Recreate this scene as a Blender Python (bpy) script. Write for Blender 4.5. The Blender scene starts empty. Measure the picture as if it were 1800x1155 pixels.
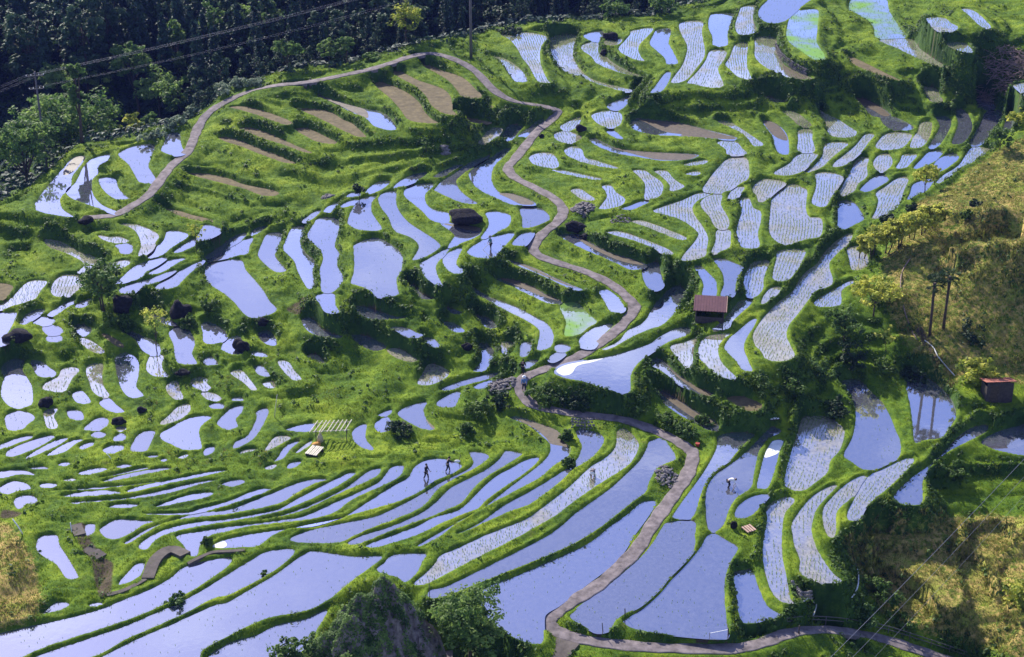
import bpy, bmesh, math, random
import numpy as np
from mathutils import Vector
sc = bpy.context.scene
COL = sc.collection
rng = np.random.default_rng(7)
R = math.radians
# ------------------------------------------------------------------ data
TRACES = """w 5.90 295,236 313,234 316,250 320,265 323,271 307,274 290,268 285,264 291,250
w 5.35 210,272 225,261 245,255 270,255 264,275 259,292 265,303 275,321 262,323 247,320 236,302 227,288
w 4.88 185,272 192,272 185,285 171,293 170,306 160,317 161,340 172,356 186,365 210,374 206,377 190,372 160,361 135,352 120,342 122,332 135,321 147,297 162,280
w 4.89 176,314 190,312 201,315 207,332 222,347 232,350 220,352 205,350 190,340 179,327
w 4.88 130,277 148,275 142,288 125,310 122,328 105,347 104,358 110,370 127,381 115,381 70,372 65,362 65,355 82,332 100,310 112,297
om 130,278 147,276 141,288 126,304 112,308 113,298
s 3.01 79,422 100,424 120,432 140,445 160,450 185,464 170,467 160,477 140,479 150,467 147,460 130,450 110,442 90,435
s 4.18 174,414 190,417 207,416 225,424 212,426 200,427 185,422
w 4.14 205,431 229,430 229,446 215,446 210,437
s 4.37 212,394 237,395 262,404 277,414 272,425 265,440 250,450 245,449 250,432 246,415 235,402
w 4.18 297,406 325,410 327,417 312,427 297,437 287,446 272,451 260,452 275,435 290,422
w 3.96 307,442 330,426 345,419 340,432 325,440 312,445
w 4.38 360,396 380,400 386,404 382,412 360,422 350,424 352,412
s 4.10 197,467 210,459 226,459 222,467 200,477 196,476
t 4.10 315,336 332,336 375,345 425,360 435,365 422,367 375,352 335,342
m 4.60 327,306 362,306 400,314 425,324 460,331 487,338 482,345 462,344 430,332 390,322 350,312
m 3.70 275,366 312,371 335,378 370,387 368,394 350,390 330,385 305,376
m 6.00 386,243 400,242 425,249 455,262 483,272 520,288 500,286 460,272 430,260 400,250
m 6.80 422,226 445,226 482,240 520,257 547,269 535,268 500,255 465,244 437,233
m 7.80 405,189 432,188 475,200 510,214 507,220 495,218 460,205 427,195
m 7.00 520,228 540,226 570,240 590,250 585,254 560,250 540,240
m 8.90 490,158 512,153 545,154 550,160 520,161 495,160
m 7.80 520,191 562,193 585,200 600,210 617,217 632,230 642,241 630,241 605,230 580,217 555,205 535,196
w 8.40 555,167 575,172 607,182 642,192 665,196 683,207 694,222 693,229 680,229 660,222 645,208 620,198 590,183
om 555,168 575,173 607,183 642,193 646,208 620,197 590,182
m 9.00 657,145 677,147 712,162 735,180 745,197 758,210 770,217 745,217 720,211 705,192 687,172 672,160
m 6.70 782,222 800,226 836,235 832,238 800,233 780,226
m 9.70 686,126 700,125 715,132 735,142 760,150 782,160 792,175 792,192 803,203 788,202 775,197 760,185 750,168 732,152 710,140
m 7.90 850,180 866,189 857,191 844,189
m 7.40 812,206 830,209 862,216 842,218 814,211
m 9.60 727,110 745,112 770,122 800,132 817,140 834,157 845,170 836,174 815,171 808,163 798,150 788,141 770,130 750,121
s 8.90 882,60 925,57 960,65 950,80 947,100 950,117 960,140 966,146 950,145 940,132 932,117 920,102 912,87 900,72
s 8.50 862,100 882,102 905,115 920,130 925,144 910,145 900,135 890,120 875,107
s 7.07 975,64 1012,62 1007,80 1006,100 1017,120 1035,137 1062,147 1105,157 1100,162 1062,152 1025,141 1000,136 982,127 972,110 970,92 966,72
w 7.75 1030,60 1050,55 1060,56 1058,66 1055,74 1040,72 1029,66
s 8.64 1065,72 1077,69 1092,69 1087,77 1077,81 1065,79
s 7.71 1024,81 1037,75 1050,76 1050,92 1062,98 1072,107 1087,117 1112,129 1132,136 1112,134 1087,127 1072,122 1050,111 1042,100 1027,90
s 8.60 1112,54 1145,49 1140,60 1125,75 1120,87 1125,100 1132,108 1120,106 1100,97 1089,86 1100,72 1110,60
w 8.57 1157,52 1177,51 1175,67 1174,77 1182,92 1190,111 1175,114 1170,102 1157,90 1144,77 1150,62
s 8.54 1197,41 1212,37 1234,39 1232,57 1237,87 1235,102 1222,120 1205,140 1187,147 1182,142 1200,117 1207,100 1210,82 1202,65 1196,52
w 8.53 1170,130 1177,127 1175,140 1162,160 1145,164 1155,150
w 6.60 1117,155 1127,154 1117,165 1102,182 1087,194 1070,190 1072,182 1090,175 1107,167
s 6.52 1042,202 1062,195 1085,197 1092,206 1087,220 1075,225 1060,222 1047,212
w 5.83 1110,212 1125,209 1160,212 1200,217 1250,230 1290,240 1290,246 1250,244 1200,240 1162,239 1132,235 1112,226
om 1122,210 1160,213 1200,218 1250,231 1289,241 1289,245 1250,243 1199,239 1198,236 1175,233 1155,226 1137,216
w 6.33 1067,232 1077,229 1087,237 1094,244 1085,244
w 5.83 1037,246 1045,244 1062,252 1080,260 1110,265 1150,268 1220,271 1224,276 1205,282 1160,283 1125,277 1087,271 1055,259
om 1078,260 1110,265 1150,268 1219,272 1222,276 1205,281 1160,281 1130,275 1100,267
s 6.05 987,222 1015,207 1020,209 1015,220 1010,227 995,230
s 6.02 976,236 990,231 1007,234 1021,241 1010,250 995,252 980,246
s 5.74 932,277 942,270 960,269 972,272 980,287 977,295 960,295 942,290 935,284
s 5.79 994,264 1005,257 1015,259 1022,265 1027,277 1045,282 1075,291 1086,296 1070,296 1037,289 1020,284 1000,274
s 5.71 972,299 990,300 1020,306 1055,314 1050,317 1015,311 985,304
s 5.67 1005,335 1017,332 1032,341 1044,350 1037,354 1025,351 1015,344
s 5.67 1060,327 1072,326 1080,337 1092,345 1097,352 1090,361 1075,366 1055,368 1062,357 1069,347 1067,337
s 5.75 1114,300 1132,300 1142,307 1157,317 1164,327 1160,342 1150,349 1135,349 1136,335 1135,322 1125,310
s 5.79 1152,301 1170,301 1180,312 1190,320 1201,327 1192,334 1180,336 1179,325 1167,312
s 5.79 1204,289 1222,284 1242,282 1235,289 1212,292
s 5.75 1210,304 1225,301 1229,305 1222,309 1207,307
s 5.55 1150,372 1170,362 1200,352 1225,341 1240,339 1247,341 1225,352 1215,365 1220,380 1232,397 1242,417 1240,437 1235,452 1202,459 1205,447 1222,427 1230,412 1222,402 1205,390 1185,382
s 5.55 1109,390 1125,388 1150,395 1175,405 1200,415 1205,420 1195,422 1170,412 1145,402 1122,394
s 5.45 1067,409 1087,407 1115,415 1142,425 1170,437 1182,446 1170,447 1145,434 1112,422 1087,415
w 4.40 980,414 1015,412 1025,420 1052,435 1080,447 1110,455 1132,465 1130,471 1112,475 1090,465 1060,452 1025,437 1000,425
om 1008,413 1025,421 1052,436 1080,448 1110,456 1131,466 1095,460 1060,446 1030,430
w 5.63 1095,367 1112,360 1127,354 1140,355 1127,362 1107,370
w 5.77 880,249 887,232 897,220 917,222 910,232 897,247 885,250
w 5.78 912,239 930,225 950,211 954,215 940,230 922,241
s 6.57 842,251 852,239 862,226 880,226 875,237 862,247 850,255
w 5.37 826,307 835,295 860,280 882,265 897,261 885,275 867,292 862,310 865,325 877,339 900,341 932,352 940,360 915,360 900,360 875,349 850,337 835,325
om 877,340 900,341 931,352 938,359 916,359 895,349
w 5.16 917,366 945,366 960,375 964,386 947,395 930,401 921,400 920,385
w 5.37 767,332 780,317 800,305 825,287 850,277 860,274 850,283 825,297 807,310 800,320 807,335 825,350 840,359 815,357 790,347 766,335
w 5.60 763,312 780,300 810,289 800,296 775,311
w 5.54 694,330 707,317 727,307 749,304 735,316 715,325
w 5.36 644,339 657,325 670,319 685,320 672,331 657,339
w 5.28 610,346 617,340 630,339 632,344 620,347
w 4.61 571,372 580,362 597,355 595,362 582,374
w 4.36 535,389 550,375 562,370 557,377 540,390
w 5.24 601,362 612,355 626,351 620,360 605,365
w 5.20 614,385 622,367 635,350 660,345 652,355 651,372 660,387 669,402 657,407 632,404 615,395
w 5.30 667,350 675,340 694,337 694,355 700,372 715,390 737,405 760,420 772,432 762,442 745,452 727,458 737,440 736,427 722,417 702,410 692,400 685,382 672,365
w 5.34 712,337 722,327 742,324 760,324 755,332 745,342 747,357 757,367 775,372 786,375 787,390 770,391 757,385 745,372 727,357 715,347
w 5.33 777,394 790,392 837,399 844,407 835,417 812,427 790,435 797,422 800,412
om 780,393 838,399 843,406 822,404 795,398
w 5.33 856,375 872,372 895,379 892,397 875,407 847,420 860,400 861,387
w 5.29 824,442 845,425 875,415 902,410 892,425 880,437 867,452 850,455 832,450
w 5.13 902,430 917,412 936,409 930,422 920,432
w 5.22 780,457 790,445 810,436 803,452 800,465 812,477 802,482 787,472
w 5.26 741,463 755,455 787,437 780,447 765,465 766,482 775,501 765,499 750,487 742,472
w 2.85 456,450 462,430 472,411 495,410 492,422 485,440 482,452 502,476 492,480 477,472
w 2.93 362,460 385,447 412,432 442,418 437,432 432,447 415,450 385,456
w 2.96 362,452 390,432 412,416 432,410 420,424 395,438 370,453
w 2.97 441,412 450,402 470,397 457,407 445,414
w 4.32 542,415 553,395 562,384 585,384 595,390 592,412 586,432 595,447 590,465 601,487 597,500 585,512 568,512 566,490 564,475 570,455 566,440 555,430
w 3.42 500,437 507,417 517,400 538,398 532,412 525,425 535,445 552,460 547,477 552,506 545,509 535,495 525,475 520,460 508,447
w 4.81 624,440 626,430 650,420 667,420 682,428 700,442 706,455 703,475 695,490 697,510 699,517 685,522 665,522 652,510 630,502 619,497 624,480 625,460
w 8.69 1249,30 1257,24 1289,25 1282,42 1277,62 1277,80 1256,81 1254,65 1247,47
s 9.34 1301,22 1307,12 1329,10 1322,25 1324,42 1329,52 1320,60 1302,62 1294,47
w 10.37 1350,2 1360,-6 1425,-6 1407,12 1390,27 1375,39 1355,42 1337,32 1336,17
g 10.33 1385,50 1390,32 1402,20 1420,16 1437,19 1435,50 1434,75 1447,95 1447,106 1432,105 1412,92 1392,77 1384,65
s 8.50 1251,89 1275,90 1270,107 1260,122 1270,150 1250,155 1225,150 1210,146 1227,127 1242,107
s 8.65 1294,79 1312,76 1311,100 1312,120 1319,140 1300,136 1285,122 1277,114 1285,100
s 8.87 1331,66 1361,67 1365,90 1375,112 1390,122 1422,136 1425,140 1395,139 1375,132 1350,120 1330,102 1329,82
om 1376,112 1390,122 1422,136 1424,139 1397,138 1381,130
g 9.19 1502,-4 1553,-4 1562,20 1582,50 1595,64 1575,67 1542,67 1537,47 1520,32 1495,20
s 9.16 1547,71 1600,69 1615,85 1632,97 1650,110 1670,120 1650,118 1612,102 1582,87
m 8.51 1487,101 1500,102 1532,117 1562,132 1582,142 1562,139 1532,127 1497,112
s 5.95 1324,172 1350,171 1382,180 1362,181 1340,177
w 5.14 1499,175 1517,174 1542,185 1565,202 1555,207 1535,205 1522,192
om 1499,175 1517,174 1542,185 1564,202 1552,204 1535,194
w 5.13 1550,209 1570,206 1600,220 1602,228 1585,229 1565,227
s 5.55 1377,196 1397,197 1415,210 1424,218 1425,223 1407,222 1395,210
s 5.11 1440,194 1450,200 1472,210 1490,222 1504,232 1495,242 1470,242 1457,232 1452,215
w 5.51 1342,214 1360,216 1377,230 1384,246 1384,271 1372,270 1364,257 1360,240
om 1342,214 1360,216 1377,230 1384,247 1361,239
s 5.41 1406,229 1425,229 1426,245 1430,266 1405,266 1405,247
s 5.37 1405,272 1435,271 1425,285 1407,302 1385,309 1364,307 1367,300 1390,287
s 5.08 1457,251 1489,252 1475,265 1460,277 1445,292 1430,300 1412,305 1432,292 1447,275 1450,260
s 5.04 1522,237 1535,237 1525,250 1512,267 1495,282 1480,292 1466,294 1470,285 1487,272 1507,255
s 4.99 1542,254 1557,237 1575,233 1600,236 1597,247 1582,261 1562,264 1545,262
s 5.10 1620,217 1635,215 1636,225 1630,245 1615,260 1602,259 1607,242 1615,232
w 5.06 1647,206 1667,207 1670,220 1660,240 1647,257 1634,260 1645,240 1654,222
w 5.25 1682,194 1697,197 1707,217 1705,232 1692,250 1675,254 1682,232 1686,217
w 4.82 1735,197 1757,196 1757,215 1740,237 1725,254 1705,256 1712,240 1725,217
w 5.83 1772,205 1780,197 1783,217 1772,232 1765,230
w 4.87 1710,171 1725,170 1740,177 1750,189 1740,193 1722,193 1715,182
s 6.50 1619,154 1642,155 1650,167 1656,180 1642,181 1630,170
s 12.88 1630,32 1657,31 1670,40 1682,47 1675,56 1655,57 1640,47
s 12.95 1692,16 1707,17 1725,30 1740,47 1735,52 1720,42 1705,27
s 11.69 1665,77 1692,75 1707,87 1705,94 1687,90
s 9.45 1785,150 1810,147 1810,172 1795,162
s 4.74 1540,280 1550,271 1562,272 1567,287 1555,300 1546,302 1537,290
s 4.89 1590,272 1610,272 1600,285 1590,295 1577,296 1585,282
w 4.86 1637,266 1656,267 1642,282 1625,292 1607,297 1622,280
w 4.82 1660,275 1675,270 1684,277 1670,290 1655,300 1642,302 1645,287
s 4.78 1707,262 1725,259 1740,265 1725,277 1700,292 1675,307 1655,322 1647,322 1662,307 1688,290
s 4.54 1507,280 1525,277 1522,292 1522,310 1507,322 1500,335 1485,344 1475,341 1485,322 1497,302
w 4.52 1516,331 1532,316 1550,307 1560,316 1545,327 1525,337 1515,336
s 4.48 1542,340 1560,327 1582,312 1595,314 1587,335 1582,350 1575,365 1557,380 1535,386 1542,370 1546,352
w 4.82 1607,325 1625,317 1640,315 1635,325 1625,337 1607,347 1596,352 1602,340
w 4.14 1476,356 1497,355 1510,370 1517,385 1500,395 1476,404 1475,382
s 4.97 1435,307 1450,303 1479,310 1470,330 1460,345 1450,362 1440,364 1429,355 1436,332 1437,317
s 5.15 1327,327 1340,316 1357,316 1379,322 1362,337 1347,350 1336,356 1332,345 1325,335
s 4.93 1392,324 1407,329 1417,336 1415,355 1415,370 1422,382 1442,385 1440,415 1412,422 1380,430 1362,420 1354,405 1356,375 1359,350 1372,335
s 5.61 1282,279 1310,278 1315,300 1312,315 1295,325 1275,337 1257,339 1237,335 1245,320 1260,300
s 5.76 1262,250 1291,249 1302,260 1311,271 1282,273 1277,262
s 5.53 1282,345 1292,332 1307,329 1300,340 1292,350 1282,351
s 5.55 1234,355 1247,345 1267,342 1265,360 1275,377 1280,392 1275,402 1260,400 1250,382 1237,367
s 5.16 1300,350 1315,349 1322,365 1335,372 1335,390 1330,410 1332,434 1307,435 1297,412 1300,392 1306,370
s 5.50 1262,406 1281,405 1282,420 1280,435 1265,442 1252,446 1260,425
s 3.57 1492,437 1517,435 1525,465 1515,475 1500,475 1495,455
s 5.91 1262,214 1282,215 1307,230 1325,242 1339,252 1337,257 1327,257 1315,242 1297,230
w 2.81 362,467 380,461 420,457 430,475 445,492 460,510 472,530 484,543 475,552 445,559 427,547 415,532 400,519 390,512 367,497 362,480
w 4.06 202,497 217,487 240,467 267,457 291,453 277,465 255,477 247,487 220,496 207,499
w 3.92 262,482 282,467 300,457 325,455 312,462 290,475 270,482
w 3.87 212,509 225,501 252,494 282,484 307,475 295,485 270,497 245,507 232,516 217,516
w 3.73 275,504 295,490 320,475 347,462 357,459 350,467 332,480 317,495 307,505 287,509 276,507
s 2.61 92,507 100,492 112,484 135,484 145,490 150,500 135,510 120,521 105,522 94,517
w 2.25 37,565 47,554 62,545 77,545 67,555 52,565 42,572 35,571
w 2.30 87,552 100,542 117,532 130,527 122,537 107,547 95,555
w 2.15 60,567 72,557 87,559 95,565 85,571 70,572
w 2.71 -10,550 5,550 27,550 22,565 15,580 5,595 15,602 0,608 -10,610
s 2.85 0,537 20,525 40,505 55,494 80,495 70,510 57,527 25,537 0,545
m 3.11 -5,500 20,503 15,515 0,527
w 2.12 135,536 147,529 162,525 160,535 147,541 137,542
w 2.12 76,577 85,572 100,574 109,582 102,588 85,588
w 2.09 85,592 105,591 106,600 95,602 85,599
w 1.48 131,579 137,571 150,572 159,580 150,590 135,585
s 1.39 139,597 150,596 170,607 182,619 172,621 155,612
w 1.35 217,582 232,584 257,595 277,605 279,622 267,624 252,615 240,597
m 1.46 180,587 200,595 215,607 212,611 195,600
w 2.08 247,540 265,542 280,555 305,567 310,571 295,571 275,560 260,550
w 1.93 299,585 310,576 325,576 335,587 340,605 335,622 344,639 332,641 315,637 310,625 307,605
w 1.84 356,570 367,567 387,577 397,590 390,600 372,605 360,600 359,585
w 1.77 391,612 400,597 420,592 425,620 411,623 397,617
w 1.70 456,585 470,582 481,592 484,606 475,607 460,597
w 1.38 441,620 457,619 470,627 452,626
w 1.48 360,632 370,628 381,640 372,642 360,640
w 1.12 205,630 217,621 232,625 242,640 240,665 237,680 250,696 232,699 217,685 210,665 206,647
s 1.31 267,626 286,626 282,640 285,652 295,662 275,662 261,652 260,642
s 0.99 155,645 165,640 179,641 177,660 180,680 190,695 180,698 165,687 160,672 154,657
w 1.25 56,634 72,637 85,647 96,655 92,662 72,662 62,650
s 1.19 77,682 85,672 105,662 110,650 125,646 137,651 125,665 117,680 110,689 87,687
w 1.06 4,647 20,632 40,634 37,650 47,667 54,682 54,710 37,717 20,714 5,697 6,677 9,665
w 0.95 129,692 140,687 150,695 157,707 147,710 135,705
w 0.95 177,707 190,701 202,712 217,725 200,724 185,717
s 1.06 295,677 310,670 314,685 320,700 310,702 297,690
s 1.09 337,670 347,664 362,666 362,675 369,682 360,686 345,682
s 1.02 356,691 372,691 387,700 382,704 367,702
s 1.17 408,654 422,651 435,665 449,684 445,686 430,672 412,660
w 1.14 449,645 460,644 472,660 467,662 455,657
s 1.62 490,636 505,637 515,652 527,665 520,669 505,657
s 1.02 464,674 477,671 482,682 472,682
s 0.84 542,625 557,625 570,641 560,641 547,632
w 3.41 620,542 640,539 662,547 690,556 712,559 690,562 660,562 637,555
w 2.46 532,562 547,560 562,577 580,587 600,592 585,596 562,591 542,580
w 4.29 557,520 585,517 587,535 594,549 585,552 572,547 565,535
w 1.70 615,591 637,590 662,600 677,610 662,617 645,612 625,600
s 1.64 682,615 702,614 720,625 732,634 717,636 695,627
w 3.08 687,576 712,577 730,585 740,591 727,595 707,587
w 2.33 742,595 760,596 772,610 760,610
s 0.94 737,670 745,657 755,641 772,644 787,654 780,665 757,676 740,677
w 3.78 715,504 727,502 740,517 760,526 747,527 727,517
w 3.02 816,506 830,506 857,522 882,531 910,542 937,557 960,570 971,590 965,610 947,616 950,595 950,580 930,565 900,550 867,532 837,517
w 2.78 782,541 800,545 810,551 797,552
w 2.37 779,567 797,569 815,582 805,585 790,577
w 1.79 832,555 857,560 872,575 860,577 842,565
w 3.35 872,491 900,492 930,502 962,520 985,530 970,535 940,522 905,505
om 880,490 900,492 930,502 962,520 983,529 950,520 915,505
w 4.31 887,457 907,461 940,472 970,487 1000,500 1022,509 1012,511 987,500 955,485 917,470
om 905,461 940,472 970,487 1000,500 1015,507 985,497 950,482
g 3.27 986,537 1005,532 1017,535 1030,550 1047,565 1032,575 1017,587 1000,592 994,587 997,565
w 3.66 1055,512 1067,510 1085,525 1096,542 1090,549 1075,547 1065,530
w 3.16 1021,605 1022,595 1040,580 1062,571 1077,571 1062,585 1052,597 1042,612 1025,611
w 0.83 842,605 857,607 867,620 860,637 850,651 834,652 847,637 850,625
s 1.50 884,602 899,604 901,617 890,625 884,617
w 2.52 919,604 932,604 930,617 922,627 916,625
w 3.01 977,610 985,605 1000,609 997,617 980,617
w 2.98 967,632 975,622 992,621 985,629 972,636
w 2.48 922,642 932,634 944,634 935,642 925,647
w 0.65 835,682 845,675 870,668 890,666 872,674 850,685
w 0.69 780,682 830,665 872,656 870,661 830,673 785,687
w 2.94 977,652 990,642 1017,636 1062,629 1100,619 1145,604 1160,593 1185,579 1205,576 1212,581 1205,590 1175,600 1150,615 1120,637 1106,660 1104,690 1075,686 1032,672 997,665 980,659
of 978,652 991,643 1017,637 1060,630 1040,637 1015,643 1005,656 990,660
w 3.17 1060,615 1090,600 1105,582 1135,565 1147,545 1160,525 1185,504 1197,505 1206,517 1200,535 1182,552 1160,572 1132,582 1100,597 1075,611
w 4.24 1131,477 1140,465 1155,462 1159,477 1164,502 1150,511 1137,500
s 2.93 1181,610 1205,602 1225,595 1217,615 1215,642 1210,649 1195,632
w 5.15 1255,455 1272,456 1300,467 1302,472 1292,495 1287,520 1269,520 1275,500 1272,480 1262,465
s 4.22 1325,462 1335,459 1351,460 1345,475 1340,490 1339,507 1327,521 1315,521 1310,507 1310,490 1315,475
s 4.57 1372,441 1412,440 1407,460 1397,477 1380,494 1362,491 1362,475 1367,457
s 3.79 1447,450 1465,430 1485,415 1497,411 1490,427 1475,440 1465,450 1455,465 1462,495 1450,505 1430,512 1420,525 1400,552 1385,570 1380,590 1387,607 1394,626 1375,635 1350,632 1340,617 1330,607 1326,590 1335,572 1350,552 1370,532 1395,512 1407,492 1420,477 1437,465
s 3.45 1432,535 1440,525 1462,512 1497,493 1495,500 1477,510 1477,527 1472,537 1445,540
s 4.23 1345,520 1357,507 1370,505 1365,517 1350,527 1340,535
s 4.02 1254,579 1272,565 1287,547 1300,531 1320,527 1315,537 1300,550 1285,565 1280,576 1262,580
s 3.80 1235,600 1250,590 1282,586 1270,595 1260,612 1265,635 1280,652 1292,664 1280,666 1260,657 1242,640 1230,625
w 3.81 1276,610 1285,595 1300,582 1327,560 1322,575 1312,590 1305,610 1312,632 1320,652 1307,650 1297,635 1282,620
w 5.14 1222,469 1232,470 1250,487 1257,497 1256,521 1237,521 1239,500 1230,482
w -0.38 1475,680 1487,669 1510,670 1532,692 1550,710 1562,732 1572,757 1580,777 1579,800 1562,812 1525,826 1500,812 1486,800 1500,772 1506,745 1506,720 1497,700 1482,687
w -0.20 1596,672 1592,656 1622,662 1650,680 1672,705 1678,732 1662,757 1650,770 1620,774 1610,777 1607,747 1602,710 1596,685
w -0.93 1725,747 1737,749 1732,760 1700,777 1670,792 1650,807 1632,825 1622,847 1622,867 1620,885 1600,889 1575,882 1572,870 1590,850 1612,832 1637,815 1662,790 1687,765 1707,752
w -1.19 1727,777 1750,762 1782,752 1815,750 1815,798 1770,795 1742,787
w 0.39 1262,767 1282,761 1310,760 1327,765 1312,777 1295,795 1282,810 1257,827 1242,845 1230,875 1224,897 1215,911 1200,912 1182,910 1192,892 1210,867 1225,847 1240,825 1254,800 1260,785
w 0.19 1350,755 1360,750 1372,755 1370,762 1350,772 1335,792 1330,810 1325,835 1320,857 1295,875 1282,895 1272,922 1257,935 1245,930 1241,905 1240,875 1245,852 1260,832 1282,817 1305,800 1325,780
w 0.17 1342,805 1350,785 1360,774 1377,775 1370,795 1362,827 1350,857 1337,860 1330,855 1337,825
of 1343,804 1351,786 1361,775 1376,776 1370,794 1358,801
s -0.41 1410,735 1425,732 1455,732 1477,747 1485,760 1477,790 1460,810 1455,830 1435,847 1410,864 1390,861 1379,852 1382,825 1392,790 1402,760
s -0.52 1490,900 1500,880 1510,860 1527,837 1555,822 1595,805 1607,810 1590,830 1562,857 1537,877 1520,895 1510,915 1497,917 1490,912
s -0.47 1447,895 1460,877 1480,857 1505,840 1522,836 1512,852 1500,872 1477,892 1470,905 1470,932 1465,945 1455,942 1447,922
s -0.47 1392,920 1412,890 1432,870 1460,854 1472,854 1455,872 1437,893 1430,911 1427,936 1437,966 1452,991 1465,1008 1480,1023 1442,1026 1407,1008 1406,986 1397,961 1393,941
s -0.44 1347,893 1360,881 1385,873 1397,881 1380,903 1375,936 1375,971 1380,1001 1387,1036 1392,1056 1410,1060 1380,1061 1360,1046 1347,1016 1341,983 1342,948 1348,916
w -0.57 1290,1006 1300,1003 1322,1003 1335,1036 1350,1066 1372,1081 1350,1091 1325,1096 1302,1093 1295,1056 1290,1026
w 0.15 1295,893 1312,878 1332,870 1352,870 1340,886 1325,903 1307,912 1292,910
w 0.14 1242,943 1257,938 1275,948 1297,963 1285,986 1275,1016 1274,1051 1277,1086 1280,1118 1267,1123 1225,1121 1175,1116 1150,1113 1115,1106 1095,1093 1112,1081 1137,1063 1162,1041 1187,1011 1212,986 1232,961
w 0.32 1175,918 1220,916 1222,941 1220,966 1200,991 1175,1016 1157,1038 1125,1066 1100,1078 1082,1091 1072,1108 1050,1113 1030,1103 1002,1086 1012,1073 1050,1043 1087,1013 1125,981 1150,951 1162,931
w -5.20 1405,1116 1450,1118 1480,1126 1512,1141 1545,1158 1500,1158 1455,1138 1425,1128
w 0.39 1130,881 1152,880 1147,893 1132,916 1112,943 1095,971 1065,1001 1032,1026 1000,1051 980,1066 960,1078 955,1091 955,1126 940,1133 907,1123 880,1105 860,1090 850,1075 830,1055 862,1028 905,1013 950,993 1000,971 1037,953 1075,923 1100,906 1117,891
w 0.59 1142,775 1160,771 1175,782 1187,800 1185,810 1157,822 1142,845 1135,865 1112,882 1087,902 1055,927 1030,943 1000,960 950,982 900,1002 850,1022 800,1042 765,1052 752,1048 757,1037 780,1032 812,1018 850,999 912,968 962,942 990,922 1012,902 1045,879 1075,857 1100,834 1125,809 1137,787
s 0.62 1085,757 1102,755 1122,777 1120,795 1107,815 1087,830 1055,850 1025,870 995,892 980,904 950,922 900,950 850,975 800,1001 757,1024 735,1030 727,1026 750,1006 765,990 775,976 812,960 850,942 875,932 925,912 950,895 987,867 1010,847 1040,819 1065,804 1082,785
w 0.62 1012,757 1035,756 1060,767 1060,780 1045,800 1025,815 1007,825 992,840 972,857 945,877 925,890 895,900 850,920 812,937 803,938 825,929 850,915 887,888 940,859 985,831 1012,810 1020,795 1022,782
w 0.65 895,735 912,732 950,745 980,757 992,777 1000,785 1000,800 987,810 970,821 950,839 915,858 880,877 845,896 800,922 775,942 750,956 732,963 740,955 775,935 812,913 850,892 900,854 940,824 963,802 967,782 950,765 925,747
om 907,736 950,746 980,758 992,777 999,786 988,784 968,780 960,770 940,753
w 0.63 925,808 947,804 942,815 915,837 885,857 855,879 840,894 812,905 790,914 765,926 735,940 700,952 665,962 648,963 643,959 662,951 700,937 730,926 765,909 805,897 825,881 850,856 875,835 900,822
w 0.62 890,792 917,797 912,803 887,819 850,842 830,861 815,880 800,890 750,911 700,929 660,945 630,957 612,957 614,952 640,940 690,924 740,902 765,884 785,864 800,853 850,828 875,810 885,797
w 0.61 825,795 845,795 860,802 850,813 832,825 812,835 800,841 770,860 750,884 730,898 690,915 650,930 620,943 600,953 570,956 525,954 510,949 520,941 550,931 620,916 667,905 735,872 770,851 800,836 825,823 832,812
w 0.62 722,832 730,820 750,808 775,806 800,812 812,820 795,833 762,847 737,865 700,882 650,897 600,910 525,925 480,941 455,960 430,963 400,964 375,963 375,958 400,947 450,937 500,930 550,927 592,915 612,905 650,880 695,852 717,840
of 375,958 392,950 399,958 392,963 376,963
w 0.63 575,845 560,841 525,848 475,868 437,883 400,896 350,902 312,912 265,927 232,946 218,955 227,956 250,941 287,921 337,911 400,905 420,901 485,888 520,868 550,852
w 0.64 612,831 625,831 620,837 595,854 550,876 500,897 450,909 400,918 350,926 312,934 275,948 257,967 243,961 262,944 300,927 350,917 400,912 485,896 520,878 560,857 595,840
w 0.63 670,825 660,824 645,830 607,858 550,886 500,904 455,914 480,911 530,899 585,873 655,842
w 0.63 710,820 690,820 677,835 660,851 587,884 535,907 500,913 450,920 400,926 350,934 310,942 322,958 335,978 347,976 352,958 365,944 400,935 437,926 500,919 555,912 590,900 620,878 695,843
w 0.66 470,859 450,861 400,881 350,894 325,901 252,903 275,906 325,905 400,889 475,862
w 0.64 175,933 185,923 205,913 225,913 250,915 272,917 250,924 230,938 207,948 187,946
w 0.58 -20,1118 0,1113 50,1101 120,1086 175,1071 212,1056 262,1036 300,1016 325,996 375,983 407,981 400,996 375,1014 337,1039 287,1064 225,1090 150,1115 75,1140 30,1160 -20,1175
w 0.58 60,1155 150,1124 225,1098 295,1068 337,1048 387,1018 440,985 470,969 500,965 518,967 510,981 475,1008 425,1035 400,1048 375,1053 312,1085 225,1123 155,1158 60,1170
w 0.58 537,973 550,968 587,973 625,978 672,978 650,998 625,1016 600,1036 575,1056 537,1074 475,1086 437,1101 400,1119 355,1144 335,1170 170,1170 225,1131 300,1098 375,1064 400,1058 450,1030 487,1008 525,980
w 0.33 365,1165 400,1131 450,1116 487,1098 537,1087 575,1070 570,1086 555,1111 550,1131 530,1145 500,1165
w 0.60 692,975 747,973 742,988 732,1008 712,1024 700,1016 670,1008 662,1000 675,990
w 0.61 210,1023 225,1006 240,991 255,991 247,1011 230,1023 210,1029
w 0.65 65,951 75,941 100,941 105,958 120,981 137,1011 135,1018 117,1017 105,1001 97,991 75,978 64,966
w 0.65 150,923 167,922 165,936 152,943
w 0.62 72,1081 85,1068 100,1058 122,1061 112,1071 85,1078
w 0.62 155,1064 170,1059 182,1062 165,1067
w 1.01 12,732 25,724 45,725 59,735 45,747 35,756 17,755 12,742
s 0.97 79,725 87,720 99,719 92,732 99,747 95,754 85,750 81,737
w 0.90 121,722 140,724 145,735 140,739 125,735
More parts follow.
